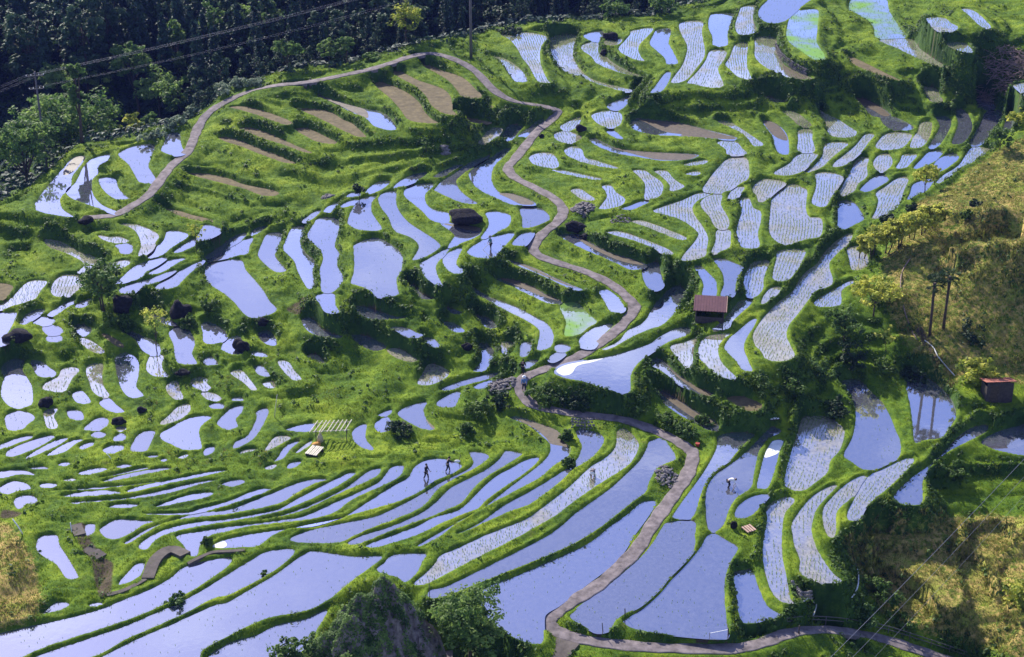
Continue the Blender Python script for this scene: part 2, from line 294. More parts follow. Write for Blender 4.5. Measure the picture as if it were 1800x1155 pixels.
w 0.91 150,755 165,740 175,735 187,737 187,747 175,755
s 0.87 285,742 300,730 315,715 330,711 332,720 325,730 307,740 287,747
w 0.83 285,762 300,753 330,737 350,732 370,733 357,743 347,757 352,785 347,790 325,790 302,780 287,772
w 0.84 385,742 395,730 410,717 425,714 422,725 412,737 415,750 400,755 386,747
w 0.93 370,711 390,711 389,719 375,718
w 0.88 410,700 422,699 425,705 412,705
w 0.85 232,791 240,772 252,760 270,759 265,772 257,790 252,794
w 0.84 181,790 197,782 217,784 215,792 197,799 185,796
w 0.83 139,787 150,779 165,777 162,785 147,791
w 0.87 162,765 172,760 184,764 175,770
w 0.87 202,770 212,763 219,767 215,775 204,775
s 0.91 206,754 212,750 220,754 212,758
w 0.93 10,800 17,790 50,776 80,766 97,767 82,778 57,791 30,802 15,804
w 0.97 -5,786 25,773 50,767 54,769 30,778 -5,792
w 0.89 45,805 62,793 100,773 120,770 107,780 80,794 50,807
w 0.86 82,800 107,784 130,773 147,773 130,783 112,796 90,802
w 0.76 357,795 365,786 377,785 375,795 362,802
w 0.80 452,727 460,719 469,720 467,732 455,755 442,772 425,783 412,788 417,777 437,767 450,745 454,732
s 0.73 420,797 432,790 454,789 445,794 427,798
s 0.77 469,790 482,772 492,767 509,770 492,780 472,791
w 0.73 490,802 497,790 512,778 527,776 512,788 497,807 482,812
w 0.81 505,755 525,749 550,745 545,757 535,760 512,757
s 0.70 520,795 547,774 545,783 525,796
s 0.69 465,823 477,817 487,818 475,827
w 0.67 504,822 512,813 530,811 522,820 512,825
w 0.80 137,832 155,825 175,822 190,825 175,832 150,836
w 0.80 204,821 212,816 227,816 232,820 217,824
w 0.76 180,846 212,836 250,828 287,822 302,825 262,833 225,841 190,848
w 0.72 222,865 237,857 300,843 375,828 400,828 362,837 300,850 237,865
w 0.72 107,873 135,866 187,862 215,867 187,871 140,874
w 0.69 125,883 162,880 220,875 275,864 350,847 387,843 350,853 287,870 237,877 150,885 135,888
w 0.68 272,891 300,880 337,868 375,866 362,875 325,883 287,891
w 0.69 389,852 405,845 425,843 430,849 410,856
w 0.67 190,893 207,886 245,887 225,894
w 0.77 -5,830 25,826 45,827 62,836 30,836 0,842
w 0.73 0,857 20,846 45,849 54,860 32,864 15,870 0,865
w 0.69 24,882 32,873 50,870 65,876 62,886 45,887 37,896 30,895
w 0.78 70,852 82,849 99,851 97,857 75,859
s 0.78 110,844 127,841 135,845 120,847
w 0.82 102,818 112,812 125,815 117,820
w 0.82 50,823 75,820 86,825 65,826
w 0.81 256,803 267,800 280,801 270,806
s 0.76 312,805 325,798 332,800 322,807
w 0.79 282,809 287,806 295,808 288,813
w 0.74 87,864 150,858 225,852 282,845 215,856 150,861
w 0.77 175,841 212,831 250,822 262,823 225,831
w 0.68 622,760 632,750 642,747 640,762 642,775 655,790 640,787 625,775
w 0.67 661,747 670,738 682,735 684,752 677,760 665,757
w 0.71 666,731 680,723 687,721 682,729
w 0.67 702,726 715,716 747,707 742,720 747,737 762,754 745,754 717,740 705,732
om 748,736 764,744 772,752 761,754
w 0.65 770,709 785,697 807,689 802,705 795,716 777,716
w 2.21 1141,637 1150,631 1165,635 1185,655 1210,672 1225,682 1252,692 1240,697 1225,690 1200,678 1192,672 1165,652 1150,645
om 1168,637 1185,655 1210,672 1251,692 1240,696 1222,686 1190,662
w 0.79 1139,690 1160,687 1190,702 1225,725 1250,737 1260,747 1260,755 1250,757 1225,745 1190,725 1155,700
om 1160,688 1190,703 1225,726 1250,738 1259,748 1240,746 1215,732 1180,707
m 2.23 1280,701 1300,697 1325,705 1337,712 1332,722 1315,722 1300,714
t -2.30 1690,838 1750,836 1812,838 1812,846 1750,846 1690,846
t -2.90 1625,870 1650,860 1700,867 1730,878 1695,880 1645,880
d -3.10 1510,943 1557,933 1567,941 1612,936 1660,941 1637,946 1600,946 1545,956 1525,958
d -3.90 1532,973 1562,971 1600,976 1637,986 1675,1011 1685,1041 1675,1065 1637,1050 1625,1026 1590,1001 1550,983
d -5.40 1530,1024 1562,1030 1600,1043 1625,1057 1637,1080 1620,1091 1600,1091 1575,1063
d -4.00 1705,938 1750,931 1770,951 1760,973 1725,976 1710,966
d -4.80 1690,980 1715,991 1732,1026 1740,1061 1710,1066 1698,1041 1688,1006"""
PATH = """150,383,4.55 178,381,4.69 205,377,4.83 232,362,5.01 262,342,5.27 285,312,5.64 303,290,5.60 330,266,5.90 342,240,6.10 348,225,6.30 365,200,7.00 395,180,7.70 435,162,8.50 480,151,9.60 520,147,9.80 555,142,10.00 600,133,10.30 650,122,10.60 690,110,10.80 720,100,10.90 758,94,10.90 800,105,10.50 835,125,9.80 870,160,8.80 905,178,8.00 950,186,7.10 980,195,6.60 970,210,6.00 945,230,5.88 925,255,5.74 905,280,5.67 893,295,5.65 905,312,5.66 940,330,5.65 975,350,5.56 990,370,5.41 980,390,5.22 955,410,5.03 938,432,4.83 945,448,4.61 980,462,4.36 1030,478,4.10 1075,500,3.85 1105,525,3.63 1115,543,3.46 1095,570,3.31 1070,592,3.19 1045,610,3.05 1005,632,2.85 955,650,2.55 920,665,2.16 915,685,1.72 935,710,1.34 980,722,1.06 1030,730,0.92 1080,735,0.83 1120,745,0.74 1170,765,0.61 1205,785,0.49 1218,800,0.41 1210,830,0.39 1195,855,0.39 1170,890,0.39 1145,925,0.37 1120,965,0.36 1085,1000,0.36 1050,1030,0.35 1010,1055,0.34 980,1075,0.29 965,1090,0.21 975,1107,0.12 1010,1121,0.02 1060,1130,-0.06 1130,1137,-0.15 1200,1140,-0.29 1290,1140,-0.54 1340,1130,-0.93 1380,1115,-1.24 1430,1107,-2.14 1490,1110,-3.81 1540,1120,-5.20 1600,1138,-6.03 1660,1158,-6.85 1700,1172,-7.40"""
# ------------------------------------------------------------------ camera
F = 3000.0; PITCH = R(26.0); CZ = 78.0
def ray(u, v):
    a = (np.asarray(u, float)-900)/F; b = (577.5-np.asarray(v, float))/F
    return a, math.cos(PITCH)+b*math.sin(PITCH), -math.sin(PITCH)+b*math.cos(PITCH)
def unp(u, v, z):
    fx, fy, fz = ray(u, v); t = (z-CZ)/fz
    return fx*t, fy*t
def project(x, y, z):
    d = z-CZ; f = y*math.cos(PITCH)-d*math.sin(PITCH); up = y*math.sin(PITCH)+d*math.cos(PITCH)
    return 900+F*x/f, 577.5-F*up/f
cd = bpy.data.cameras.new("camera"); cam = bpy.data.objects.new("camera", cd); COL.objects.link(cam)
cam.location = (0, 0, CZ); cam.rotation_euler = (R(90)-PITCH, 0, 0)
cd.sensor_width = 36; cd.lens = 36*F/1800; cd.clip_start = 1; cd.clip_end = 3000
sc.camera = cam
# ------------------------------------------------------------------ helpers
def link(o, parent=None):
    COL.objects.link(o)
    if parent is not None: o.parent = parent
    return o
def tag(o, label=None, cat=None, group=None, kind=None):
    if label: o['label'] = label
    if cat: o['category'] = cat
    if group: o['group'] = group
    if kind: o['kind'] = kind
    return o
def empty(name, loc, rz=0):
    o = bpy.data.objects.new(name, None); o.location = loc; o.rotation_euler = (0, 0, rz); o.empty_display_size = .2
    return link(o)
def npmesh(name, V, Fq, mat, cols=None, smooth=True, counts=None):
    """V (n,3), Fq (m,k) faces or flat list with counts"""
    me = bpy.data.meshes.new(name)
    V = np.asarray(V, np.float32); Fq = np.asarray(Fq, np.int32)
    me.vertices.add(len(V)); me.vertices.foreach_set('co', V.ravel())
    if counts is None:
        m, k = Fq.shape; st = np.arange(m, dtype=np.int32)*k; tot = np.full(m, k, np.int32)
    else:
        tot = np.asarray(counts, np.int32); m = len(tot); st = np.concatenate([[0], np.cumsum(tot)[:-1]]).astype(np.int32)
    me.loops.add(len(Fq.ravel())); me.loops.foreach_set('vertex_index', Fq.ravel())
    me.polygons.add(m); me.polygons.foreach_set('loop_start', st)
    try: me.polygons.foreach_set('loop_total', tot)
    except Exception: pass
    me.polygons.foreach_set('use_smooth', np.full(m, smooth))
    if cols is not None:
        at = me.color_attributes.new('tint', 'FLOAT_COLOR', 'POINT')
        c = np.ones((len(V), 4), np.float32); c[:, :cols.shape[1]] = cols; at.data.foreach_set('color', c.ravel())
    me.update(calc_edges=True); me.validate()
    if mat: me.materials.append(mat)
    return me
def ob(name, me, parent=None, loc=None, rz=0):
    o = bpy.data.objects.new(name, me)
    if loc is not None: o.location = loc
    o.rotation_euler = (0, 0, rz)
    return link(o, parent)
class MB:
    """collects boxes, tubes, blobs into one mesh"""
    def __init__(s): s.V = []; s.F = []; s.C = []
    def add(s, V, Fs, c=None):
        o = len(s.V); s.V += [tuple(v) for v in V]; s.F += [tuple(i+o for i in f) for f in Fs]
        s.C += [c if c is not None else (1, 1, 1)]*len(V)
    def box(s, c, size, rz=0, rx=0, ry=0, col=None):
        from mathutils import Euler
        m = Euler((rx, ry, rz)).to_matrix(); h = Vector(size)*.5
        P = [Vector(c)+m @ Vector((x*h.x, y*h.y, z*h.z)) for x in (-1, 1) for y in (-1, 1) for z in (-1, 1)]
        s.add(P, [(0, 1, 3, 2), (4, 6, 7, 5), (0, 4, 5, 1), (2, 3, 7, 6), (0, 2, 6, 4), (1, 5, 7, 3)], col)
    def tube(s, pts, rad, n=6, cap=True, col=None):
        pts = [Vector(p) for p in pts]; rad = rad if isinstance(rad, (list, tuple)) else [rad]*len(pts)
        V = []; Fs = []
        for i, p in enumerate(pts):
            d = (pts[min(i+1, len(pts)-1)]-pts[max(i-1, 0)]).normalized()
            a = d.orthogonal().normalized() if i == 0 else (a-d*a.dot(d)).normalized()
            b = d.cross(a)
            for k in range(n):
                t = 2*math.pi*k/n; V.append(p+(a*math.cos(t)+b*math.sin(t))*rad[i])
        for i in range(len(pts)-1):
            for k in range(n): Fs.append((i*n+k, i*n+(k+1) % n, (i+1)*n+(k+1) % n, (i+1)*n+k))
        if cap: Fs.append(tuple(range(n))[::-1]); Fs.append(tuple((len(pts)-1)*n+k for k in range(n)))
        s.add(V, Fs, col)
    def blob(s, c, r, sub=2, rough=.25, seed=0, col=None, flat=None):
        bm = bmesh.new(); bmesh.ops.create_icosphere(bm, subdivisions=sub, radius=1)
        q = np.random.default_rng(seed); K = q.normal(size=(7, 3))*1.6; ph = q.uniform(0, 6.28, 7); am = q.uniform(.3, 1, 7)
        V = []
        for v in bm.verts:
            d = 1+rough*sum(am[i]*math.sin(K[i] @ np.array(v.co)*1.5+ph[i]) for i in range(7))/3
            p = v.co*d; z = p.z*r[2]
            if flat is not None: z = max(z, flat)
            V.append((c[0]+p.x*r[0], c[1]+p.y*r[1], c[2]+z))
        bm.verts.index_update(); s.add(V, [tuple(v.index for v in f.verts) for f in bm.faces], col); bm.free()
    def build(s, name, mat, parent=None, smooth=False, loc=None):
        me = npmesh(name, np.array(s.V), np.concatenate([np.array(f) for f in s.F]), mat, np.array(s.C, float), smooth, [len(f) for f in s.F])
        return ob(name, me, parent, loc)
# ------------------------------------------------------------------ materials
def newmat(name):
    m = bpy.data.materials.new(name); m.use_nodes = True; nt = m.node_tree
    for n in list(nt.nodes): nt.nodes.remove(n)
    out = nt.nodes.new('ShaderNodeOutputMaterial')
    return m, nt, out
def N(nt, t, **kw):
    n = nt.nodes.new(t)
    for k, v in kw.items():
        if k in n.inputs: n.inputs[k].default_value = v
        else: setattr(n, k, v)
    return n
def noise(nt, scale, detail=5, rough=.6, vec=None):
    n = N(nt, 'ShaderNodeTexNoise'); n.inputs['Scale'].default_value = scale; n.inputs['Detail'].default_value = detail; n.inputs['Roughness'].default_value = rough
    if vec is not None: nt.links.new(vec, n.inputs['Vector'])
    return n.outputs['Fac']
def ramp(nt, fac, stops):
    r = nt.nodes.new('ShaderNodeValToRGB'); e = r.color_ramp.elements
    while len(e) < len(stops): e.new(.5)
    for i, (p, c) in enumerate(stops): e[i].position = p; e[i].color = (*c, 1) if len(c) == 3 else c
    nt.links.new(fac, r.inputs[0]); return r.outputs[0]
def mix(nt, fac, a, b, mode='MIX'):
    m = nt.nodes.new('ShaderNodeMix'); m.data_type = 'RGBA'; m.blend_type = mode
    for s, v in ((m.inputs[0], fac), (m.inputs[6], a), (m.inputs[7], b)):
        if isinstance(v, (int, float)): s.default_value = v
        elif isinstance(v, tuple): s.default_value = (*v, 1)
        else: nt.links.new(v, s)
    return m.outputs[2]
def math_(nt, op, a, b=None, clamp=False):
    m = nt.nodes.new('ShaderNodeMath'); m.operation = op; m.use_clamp = clamp
    for i, v in enumerate((a, b)):
        if v is None: continue
        if isinstance(v, (int, float)): m.inputs[i].default_value = v
        else: nt.links.new(v, m.inputs[i])
    return m.outputs[0]
def principled(nt, out, color, rough=.8, spec=.3, bump=None, bstr=.5, bdist=.05, trans=0):
    p = nt.nodes.new('ShaderNodeBsdfPrincipled')
    p.inputs['Roughness'].default_value = rough; p.inputs['Specular IOR Level'].default_value = spec
    if isinstance(color, tuple): p.inputs['Base Color'].default_value = (*color, 1)
    else: nt.links.new(color, p.inputs['Base Color'])
    if bump is not None:
        b = nt.nodes.new('ShaderNodeBump'); b.inputs['Strength'].default_value = bstr; b.inputs['Distance'].default_value = bdist
        nt.links.new(bump, b.inputs['Height']); nt.links.new(b.outputs[0], p.inputs['Normal'])
    s = p.outputs[0]
    if trans > 0:
        t = nt.nodes.new('ShaderNodeBsdfTranslucent')
        if isinstance(color, tuple): t.inputs[0].default_value = (*color, 1)
        else: nt.links.new(color, t.inputs[0])
        mx = nt.nodes.new('ShaderNodeMixShader'); mx.inputs[0].default_value = trans
        nt.links.new(s, mx.inputs[1]); nt.links.new(t.outputs[0], mx.inputs[2]); s = mx.outputs[0]
    nt.links.new(s, out.inputs[0]); return p
def pos(nt):
    return nt.nodes.new('ShaderNodeNewGeometry').outputs['Position']
def simple(name, color, rough=.8, var=.35, scale=3, spec=.3, bump=.3, bdist=.03):
    m, nt, out = newmat(name); tc = nt.nodes.new('ShaderNodeTexCoord').outputs['Object']
    f = noise(nt, scale, 6, .65, tc)
    c = tuple(x*(1-var) for x in color); d = tuple(min(1, x*(1+var)) for x in color)
    principled(nt, out, ramp(nt, f, [(.3, c), (.7, d)]), rough, spec, f, bump, bdist); return m
def leafmat(name, dark, light, trans=.3, top=None, rough=.6):
    m, nt, out = newmat(name)
    a = nt.nodes.new('ShaderNodeAttribute'); a.attribute_name = 'tint'
    sep = nt.nodes.new('ShaderNodeSeparateColor'); nt.links.new(a.outputs['Color'], sep.inputs[0])
    c = mix(nt, sep.outputs[0], dark, light)
    if top: c = mix(nt, sep.outputs[1], c, top)
    principled(nt, out, c, rough, .25, trans=trans); return m
def mat_ground():
    m, nt, out = newmat('grassy_earth'); P = pos(nt)
    a = nt.nodes.new('ShaderNodeAttribute'); a.attribute_name = 'tint'
    sep = nt.nodes.new('ShaderNodeSeparateColor'); nt.links.new(a.outputs['Color'], sep.inputs[0])
    n1 = noise(nt, .35, 4, .6, P); n2 = noise(nt, 2.2, 6, .7, P); n3 = noise(nt, 9, 4, .7, P)
    nz = math_(nt, 'ADD', math_(nt, 'MULTIPLY', n1, .45), math_(nt, 'ADD', math_(nt, 'MULTIPLY', n2, .35), math_(nt, 'MULTIPLY', n3, .2)))
    g = ramp(nt, nz, [(.36, (.035, .075, .010)), (.45, (.09, .16, .010)), (.54, (.19, .265, .012)), (.66, (.30, .345, .022))])
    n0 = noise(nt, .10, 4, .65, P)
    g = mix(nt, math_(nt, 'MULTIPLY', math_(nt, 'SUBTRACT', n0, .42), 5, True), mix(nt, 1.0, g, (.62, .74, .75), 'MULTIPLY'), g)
    g = mix(nt, math_(nt, 'MULTIPLY', math_(nt, 'SUBTRACT', noise(nt, .8, 6, .75, P), .60), 5, True), g, (.22, .20, .06))
    wd = ramp(nt, nz, [(.34, (.014, .036, .010)), (.5, (.035, .08, .012)), (.64, (.085, .15, .018))])
    c = mix(nt, sep.outputs[2], g, wd)                    # weeds on the tall banks
    dry = ramp(nt, nz, [(.34, (.11, .105, .03)), (.43, (.23, .26, .035)), (.51, (.42, .28, .10)), (.59, (.26, .30, .04)), (.68, (.46, .36, .11))])
    dm = math_(nt, 'ADD', sep.outputs[0], math_(nt, 'MULTIPLY', math_(nt, 'SUBTRACT', n2, .5), 1.6))
    dm = math_(nt, 'MULTIPLY', math_(nt, 'SUBTRACT', dm, .38), 4, True)
    c = mix(nt, dm, c, dry)
    mud = ramp(nt, n3, [(.3, (.045, .034, .02)), (.7, (.12, .09, .055))])
    mm = math_(nt, 'MULTIPLY', math_(nt, 'SUBTRACT', math_(nt, 'ADD', sep.outputs[1], math_(nt, 'MULTIPLY', n2, .5)), .62), 4, True)
    c = mix(nt, mm, c, mud)
    principled(nt, out, c, .9, .15, nz, .8, .25); return m
def mat_water(name, mud, refl, algae=None, silt=0.0):
    m, nt, out = newmat(name); P = pos(nt)
    n1 = noise(nt, .14 if algae else .5, 5, .6, P); n2 = noise(nt, 3.0, 5, .65, P)
    c = ramp(nt, n2, [(.3, tuple(x*.6 for x in mud)), (.7, tuple(x*1.3 for x in mud))])
    if algae: c = mix(nt, math_(nt, 'MULTIPLY', math_(nt, 'SUBTRACT', n1, .40), 5, True), c, algae)
    d = nt.nodes.new('ShaderNodeBsdfDiffuse'); nt.links.new(c, d.inputs[0])
    gl = nt.nodes.new('ShaderNodeBsdfGlossy'); gl.inputs['Roughness'].default_value = .03
    gl.inputs[0].default_value = (.90, .92, 1, 1)
    b = nt.nodes.new('ShaderNodeBump'); b.inputs['Strength'].default_value = .10; b.inputs['Distance'].default_value = .02
    mp = nt.nodes.new('ShaderNodeMapping'); mp.inputs['Scale'].default_value = (1, 1, 1); nt.links.new(P, mp.inputs[0])
    nt.links.new(noise(nt, 1.6, 3, .5, mp.outputs[0]), b.inputs['Height']); nt.links.new(b.outputs[0], gl.inputs['Normal'])
    fr = nt.nodes.new('ShaderNodeFresnel'); fr.inputs[0].default_value = 1.33
    f = math_(nt, 'ADD', fr.outputs[0], refl, True)
    if algae: f = math_(nt, 'MULTIPLY', f, math_(nt, 'SUBTRACT', 1.0, math_(nt, 'MULTIPLY', math_(nt, 'MULTIPLY', math_(nt, 'SUBTRACT', n1, .40), 5, True), .85)))
    oi = nt.nodes.new('ShaderNodeObjectInfo').outputs['Random']; f = math_(nt, 'MULTIPLY', f, math_(nt, 'ADD', .80, math_(nt, 'MULTIPLY', oi, .36)), True)
    lo = .34 if not algae else .42
    if silt: f = math_(nt, 'MULTIPLY', f, math_(nt, 'ADD', .45, math_(nt, 'MULTIPLY', math_(nt, 'SUBTRACT', noise(nt, .22, 4, .6, P), .38), 4.2, True), True))
    f = math_(nt, 'MULTIPLY', f, math_(nt, 'SUBTRACT', 1.0+lo*.5, math_(nt, 'MULTIPLY', n1 if algae else n2, lo)), True)
    mx = nt.nodes.new('ShaderNodeMixShader'); nt.links.new(f, mx.inputs[0]); nt.links.new(d.outputs[0], mx.inputs[1]); nt.links.new(gl.outputs[0], mx.inputs[2])
    nt.links.new(mx.outputs[0], out.inputs[0]); return m
M = dict(
    ground=mat_ground(),
    w=mat_water('flooded_paddy_water', (.11, .115, .14), .40),
    s=mat_water('planted_paddy_water', (.31, .29, .215), .40, silt=1),
    g=mat_water('algae_paddy_water', (.15, .17, .13), .50, algae=(.19, .36, .03)),
    mud=simple('wet_mud', (.10, .075, .045), .55, .4, 2.5, .4),
    fallow=simple('fallow_earth', (.135, .105, .05), .9, .45, 1.6),
    foam_glare=simple('scum_and_glare', (.74, .75, .70), .8, .28, 1.2),  # pale scum, and blown-out cloud reflection painted white
    road=simple('worn_concrete', (.185, .155, .15), .9, .55, 1.3),
    conc=simple('brown_concrete', (.10, .084, .072), .9, .35, 1.5),
    rock=simple('dark_rock', (.02, .018, .021), .9, .7, 2.6, .2, 1.0, .25),
    outcrop=simple('weathered_rock', (.19, .16, .145), .9, .65, 1.6, .2, 1.0, .2),
    stone=simple('field_stone', (.19, .17, .16), .85, .5, 2.2, .3, .6, .08),
    bark=simple('bark', (.075, .055, .04), .95, .5, 6),
    pole=simple('grey_pole', (.13, .115, .11), .8, .25, 2),
    wire=simple('cable', (.20, .20, .25), .5, .1, 2),
    bamboo=simple('bleached_bamboo', (.62, .56, .42), .6, .25, 3),
    white=simple('white_paint', (.80, .80, .77), .6, .08, 3),
    wood=simple('dark_wood', (.07, .055, .05), .9, .4, 4),
    roof=simple('maroon_roof', (.135, .055, .06), .5, .2, 2),
    rust=simple('rusty_roof', (.40, .15, .10), .75, .35, 3),
    twig=simple('dry_branch', (.27, .19, .15), .9, .45, 3),
    hose=simple('black_hose', (.03, .03, .03), .5, .2, 3),
    pale=simple('pale_pipe', (.55, .55, .5), .5, .15, 3),
    orange=simple('orange_cloth', (.55, .27, .05), .8, .3, 4),
    plank=simple('pinkish_planks', (.50, .33, .24), .8, .3, 3),
    red=simple('red_plastic', (.35, .05, .03), .5, .15, 3),
    skin=simple('skin', (.42, .26, .18), .6, .08, 6, .3, .1),
    black=simple('black_cloth', (.015, .016, .022), .9, .3, 6),
    navy=simple('navy_cloth', (.03, .035, .06), .9, .3, 6),
    blue=simple('blue_cloth', (.12, .22, .42), .85, .2, 6),
    teal=simple('teal_cloth', (.04, .14, .16), .85, .2, 6),
    whitecloth=simple('white_cloth', (.75, .74, .74), .85, .1, 6),
    grey=simple('grey_cloth', (.17, .17, .19), .85, .2, 6),
    straw=simple('straw', (.5, .42, .25), .8, .25, 6),
    grass=leafmat('grass_blades', (.06, .12, .010), (.26, .36, .02), .4, (.30, .24, .085)),
    rice=leafmat('rice_leaves', (.12, .22, .04), (.26, .36, .07), .45),
    weed=leafmat('weedy_leaves', (.025, .06, .010), (.12, .21, .024), .3, (.12, .2, .03)),
    cedar=leafmat('cedar_needles', (.014, .032, .024), (.05, .10, .05), .25),  # dark base also carries the shade over the forest
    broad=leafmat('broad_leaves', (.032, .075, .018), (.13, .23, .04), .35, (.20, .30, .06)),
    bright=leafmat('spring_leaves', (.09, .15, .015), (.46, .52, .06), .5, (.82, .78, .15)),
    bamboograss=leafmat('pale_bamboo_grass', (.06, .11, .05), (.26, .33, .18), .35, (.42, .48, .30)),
    deepleaf=leafmat('shade_tinted_forest_leaves', (.018, .042, .022), (.065, .125, .05), .25, (.12, .19, .07)),  # darker broad leaves: the forest's shade is put into the colour
    sunbroad=leafmat('sun_tinted_broad_leaves', (.045, .10, .022), (.17, .29, .06), .5, (.30, .42, .10)),  # lighter copy of the broad leaves, sunlight put into the colour
    straw_grass=leafmat('dead_grass', (.10, .085, .03), (.42, .31, .13), .3, (.26, .30, .05)),
    palm=leafmat('palm_fans', (.02, .045, .015), (.07, .12, .03), .2),
    darkleaf=leafmat('glossy_dark_leaves', (.014, .03, .012), (.04, .085, .02), .2),
)
# ------------------------------------------------------------------ geometry data
def smoothpoly(P, n=4):
    P = np.array(P, float); k = len(P); out = []
    for i in range(k):
        a, b, c, d = P[i-1], P[i], P[(i+1) % k], P[(i+2) % k]
        for t in np.arange(n)/n:
            out.append(.5*((2*b)+(c-a)*t+(2*a-5*b+4*c-d)*t*t+(3*b-a-3*c+d)*t**3))
    return np.array(out)
def offset(P, d):
    e = np.roll(P, -1, 0)-P; L = np.hypot(e[:, 0], e[:, 1])+1e-9; n = np.c_[e[:, 1], -e[:, 0]]/L[:, None]
    area = .5*np.sum(P[:, 0]*np.roll(P[:, 1], -1)-np.roll(P[:, 0], -1)*P[:, 1])
    if area < 0: n = -n
    vn = n+np.roll(n, 1, 0); l = np.hypot(vn[:, 0], vn[:, 1])+1e-9
    return P+vn/l[:, None]*d
POLY = []; OVER = []
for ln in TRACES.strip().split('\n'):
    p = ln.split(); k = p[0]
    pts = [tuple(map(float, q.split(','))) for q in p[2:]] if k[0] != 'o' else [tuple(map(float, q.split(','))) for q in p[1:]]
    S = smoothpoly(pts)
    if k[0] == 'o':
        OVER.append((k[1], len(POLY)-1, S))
    else:
        z = float(p[1]); x, y = unp(S[:, 0], S[:, 1], z); POLY.append(dict(k=k, z=z, P=offset(np.c_[x, y], .13 if S[:, 1].mean() < 780 else -.02), S=S))
PN = np.array([tuple(map(float, q.split(','))) for q in PATH.split()])      # u, v, z
def catmull_open(P, n=4):
    out = []; m = len(P)
    for i in range(m-1):
        a, b, c, d = P[max(i-1, 0)], P[i], P[i+1], P[min(i+2, m-1)]
        for t in np.arange(n)/n:
            out.append(.5*((2*b)+(c-a)*t+(2*a-5*b+4*c-d)*t*t+(3*b-a-3*c+d)*t**3))
    out.append(P[-1]); return np.array(out)
px, py = unp(PN[:, 0], PN[:, 1], PN[:, 2])
PATHW = catmull_open(np.c_[px, py, PN[:, 2]], 5)
HALF = .62
# ------------------------------------------------------------------ terrain height field
XA, XB, YA, YB, ST = -84., 80., 97., 262., .18
xs = np.arange(XA, XB, ST); ys = np.arange(YA, YB, ST); NX, NY = len(xs), len(ys)
SDF = np.full((NY, NX), 9., np.float32); ZN = np.zeros((NY, NX), np.float32); LAB = np.full((NY, NX), -1, np.int32)
def seg_dist(X, Y, A, B):
    d = B-A; L = d @ d+1e-12; t = np.clip(((X-A[0])*d[0]+(Y-A[1])*d[1])/L, 0, 1)
    return np.hypot(X-A[0]-t*d[0], Y-A[1]-t*d[1]), t
def window(P, mrg):
    i0 = max(int((P[:, 0].min()-mrg-XA)/ST), 0); i1 = min(int((P[:, 0].max()+mrg-XA)/ST)+2, NX)
    j0 = max(int((P[:, 1].min()-mrg-YA)/ST), 0); j1 = min(int((P[:, 1].max()+mrg-YA)/ST)+2, NY)
    return i0, i1, j0, j1
for idx, q in enumerate(POLY):
    P = q['P']; i0, i1, j0, j1 = window(P, 1.3)
    if i1 <= i0 or j1 <= j0: continue
    X, Y = np.meshgrid(xs[i0:i1], ys[j0:j1]); D = np.full(X.shape, 9.); ins = np.zeros(X.shape, bool)
    for a in range(len(P)):
        A, B = P[a-1], P[a]; d, _ = seg_dist(X, Y, A, B); D = np.minimum(D, d)
        if A[1] != B[1]: ins ^= ((A[1] > Y) != (B[1] > Y)) & (X < (B[0]-A[0])*(Y-A[1])/(B[1]-A[1])+A[0])
    D = np.where(ins, -D, D); s = SDF[j0:j1, i0:i1]; m = D < s
    s[m] = D[m]; ZN[j0:j1, i0:i1][m] = q['z']; LAB[j0:j1, i0:i1][m] = idx
PD = np.full((NY, NX), 9., np.float32); PZ = np.zeros((NY, NX), np.float32)
for a in range(len(PATHW)-1):
    A, B = PATHW[a], PATHW[a+1]; i0, i1, j0, j1 = window(np.array([A, B]), 2)
    if i1 <= i0 or j1 <= j0: continue
    X, Y = np.meshgrid(xs[i0:i1], ys[j0:j1]); d, t = seg_dist(X, Y, A[:2], B[:2])
    s = PD[j0:j1, i0:i1]; m = d < s; s[m] = d[m]; PZ[j0:j1, i0:i1][m] = (A[2]+(B[2]-A[2])*t)[m]
X, Y = np.meshgrid(xs, ys)
# ridge behind which the wooded valley drops away
VERT = np.concatenate([q['S'] for q in POLY]+[PN[:, :2]]); VZ = np.concatenate([np.full(len(q['S']), q['z']) for q in POLY]+[PN[:, 2]])
def nearz(u, v): return float(VZ[np.argmin(np.hypot(VERT[:, 0]-u, VERT[:, 1]-v))])
RP = np.array([(u, v, nearz(max(u, 60), max(v, 10))+.25) for u, v in [(-200, 440), (-60, 395), (10, 358), (50, 338), (90, 302), (130, 267), (185, 261), (240, 247), (300, 229), (340, 215), (395, 170), (480, 144), (600, 126), (720, 94), (760, 86), (850, 66), (880, 54), (960, 48), (1040, 46), (1150, 37), (1250, 14), (1330, -14), (1500, -70), (1900, -120)]], float)
rx, ry = unp(RP[:, 0], RP[:, 1], RP[:, 2])
def ridge_at(x): return np.interp(x, rx, ry), np.interp(x, rx, RP[:, 2])
def forest_z(x, y):
    r, z = ridge_at(x); d = np.maximum(y-r-1.5, 0); t = np.clip(d/24, 0, 1); t = t*t*(3-2*t)
    return z-7.5*t+np.maximum(d-32, 0)*.06
RID, RZ = ridge_at(X)
FIX = np.zeros((NY, NX), bool); H = np.zeros((NY, NX), np.float32)
fz = Y > RID+1.5
H[fz] = forest_z(X[fz], Y[fz]); FIX |= fz
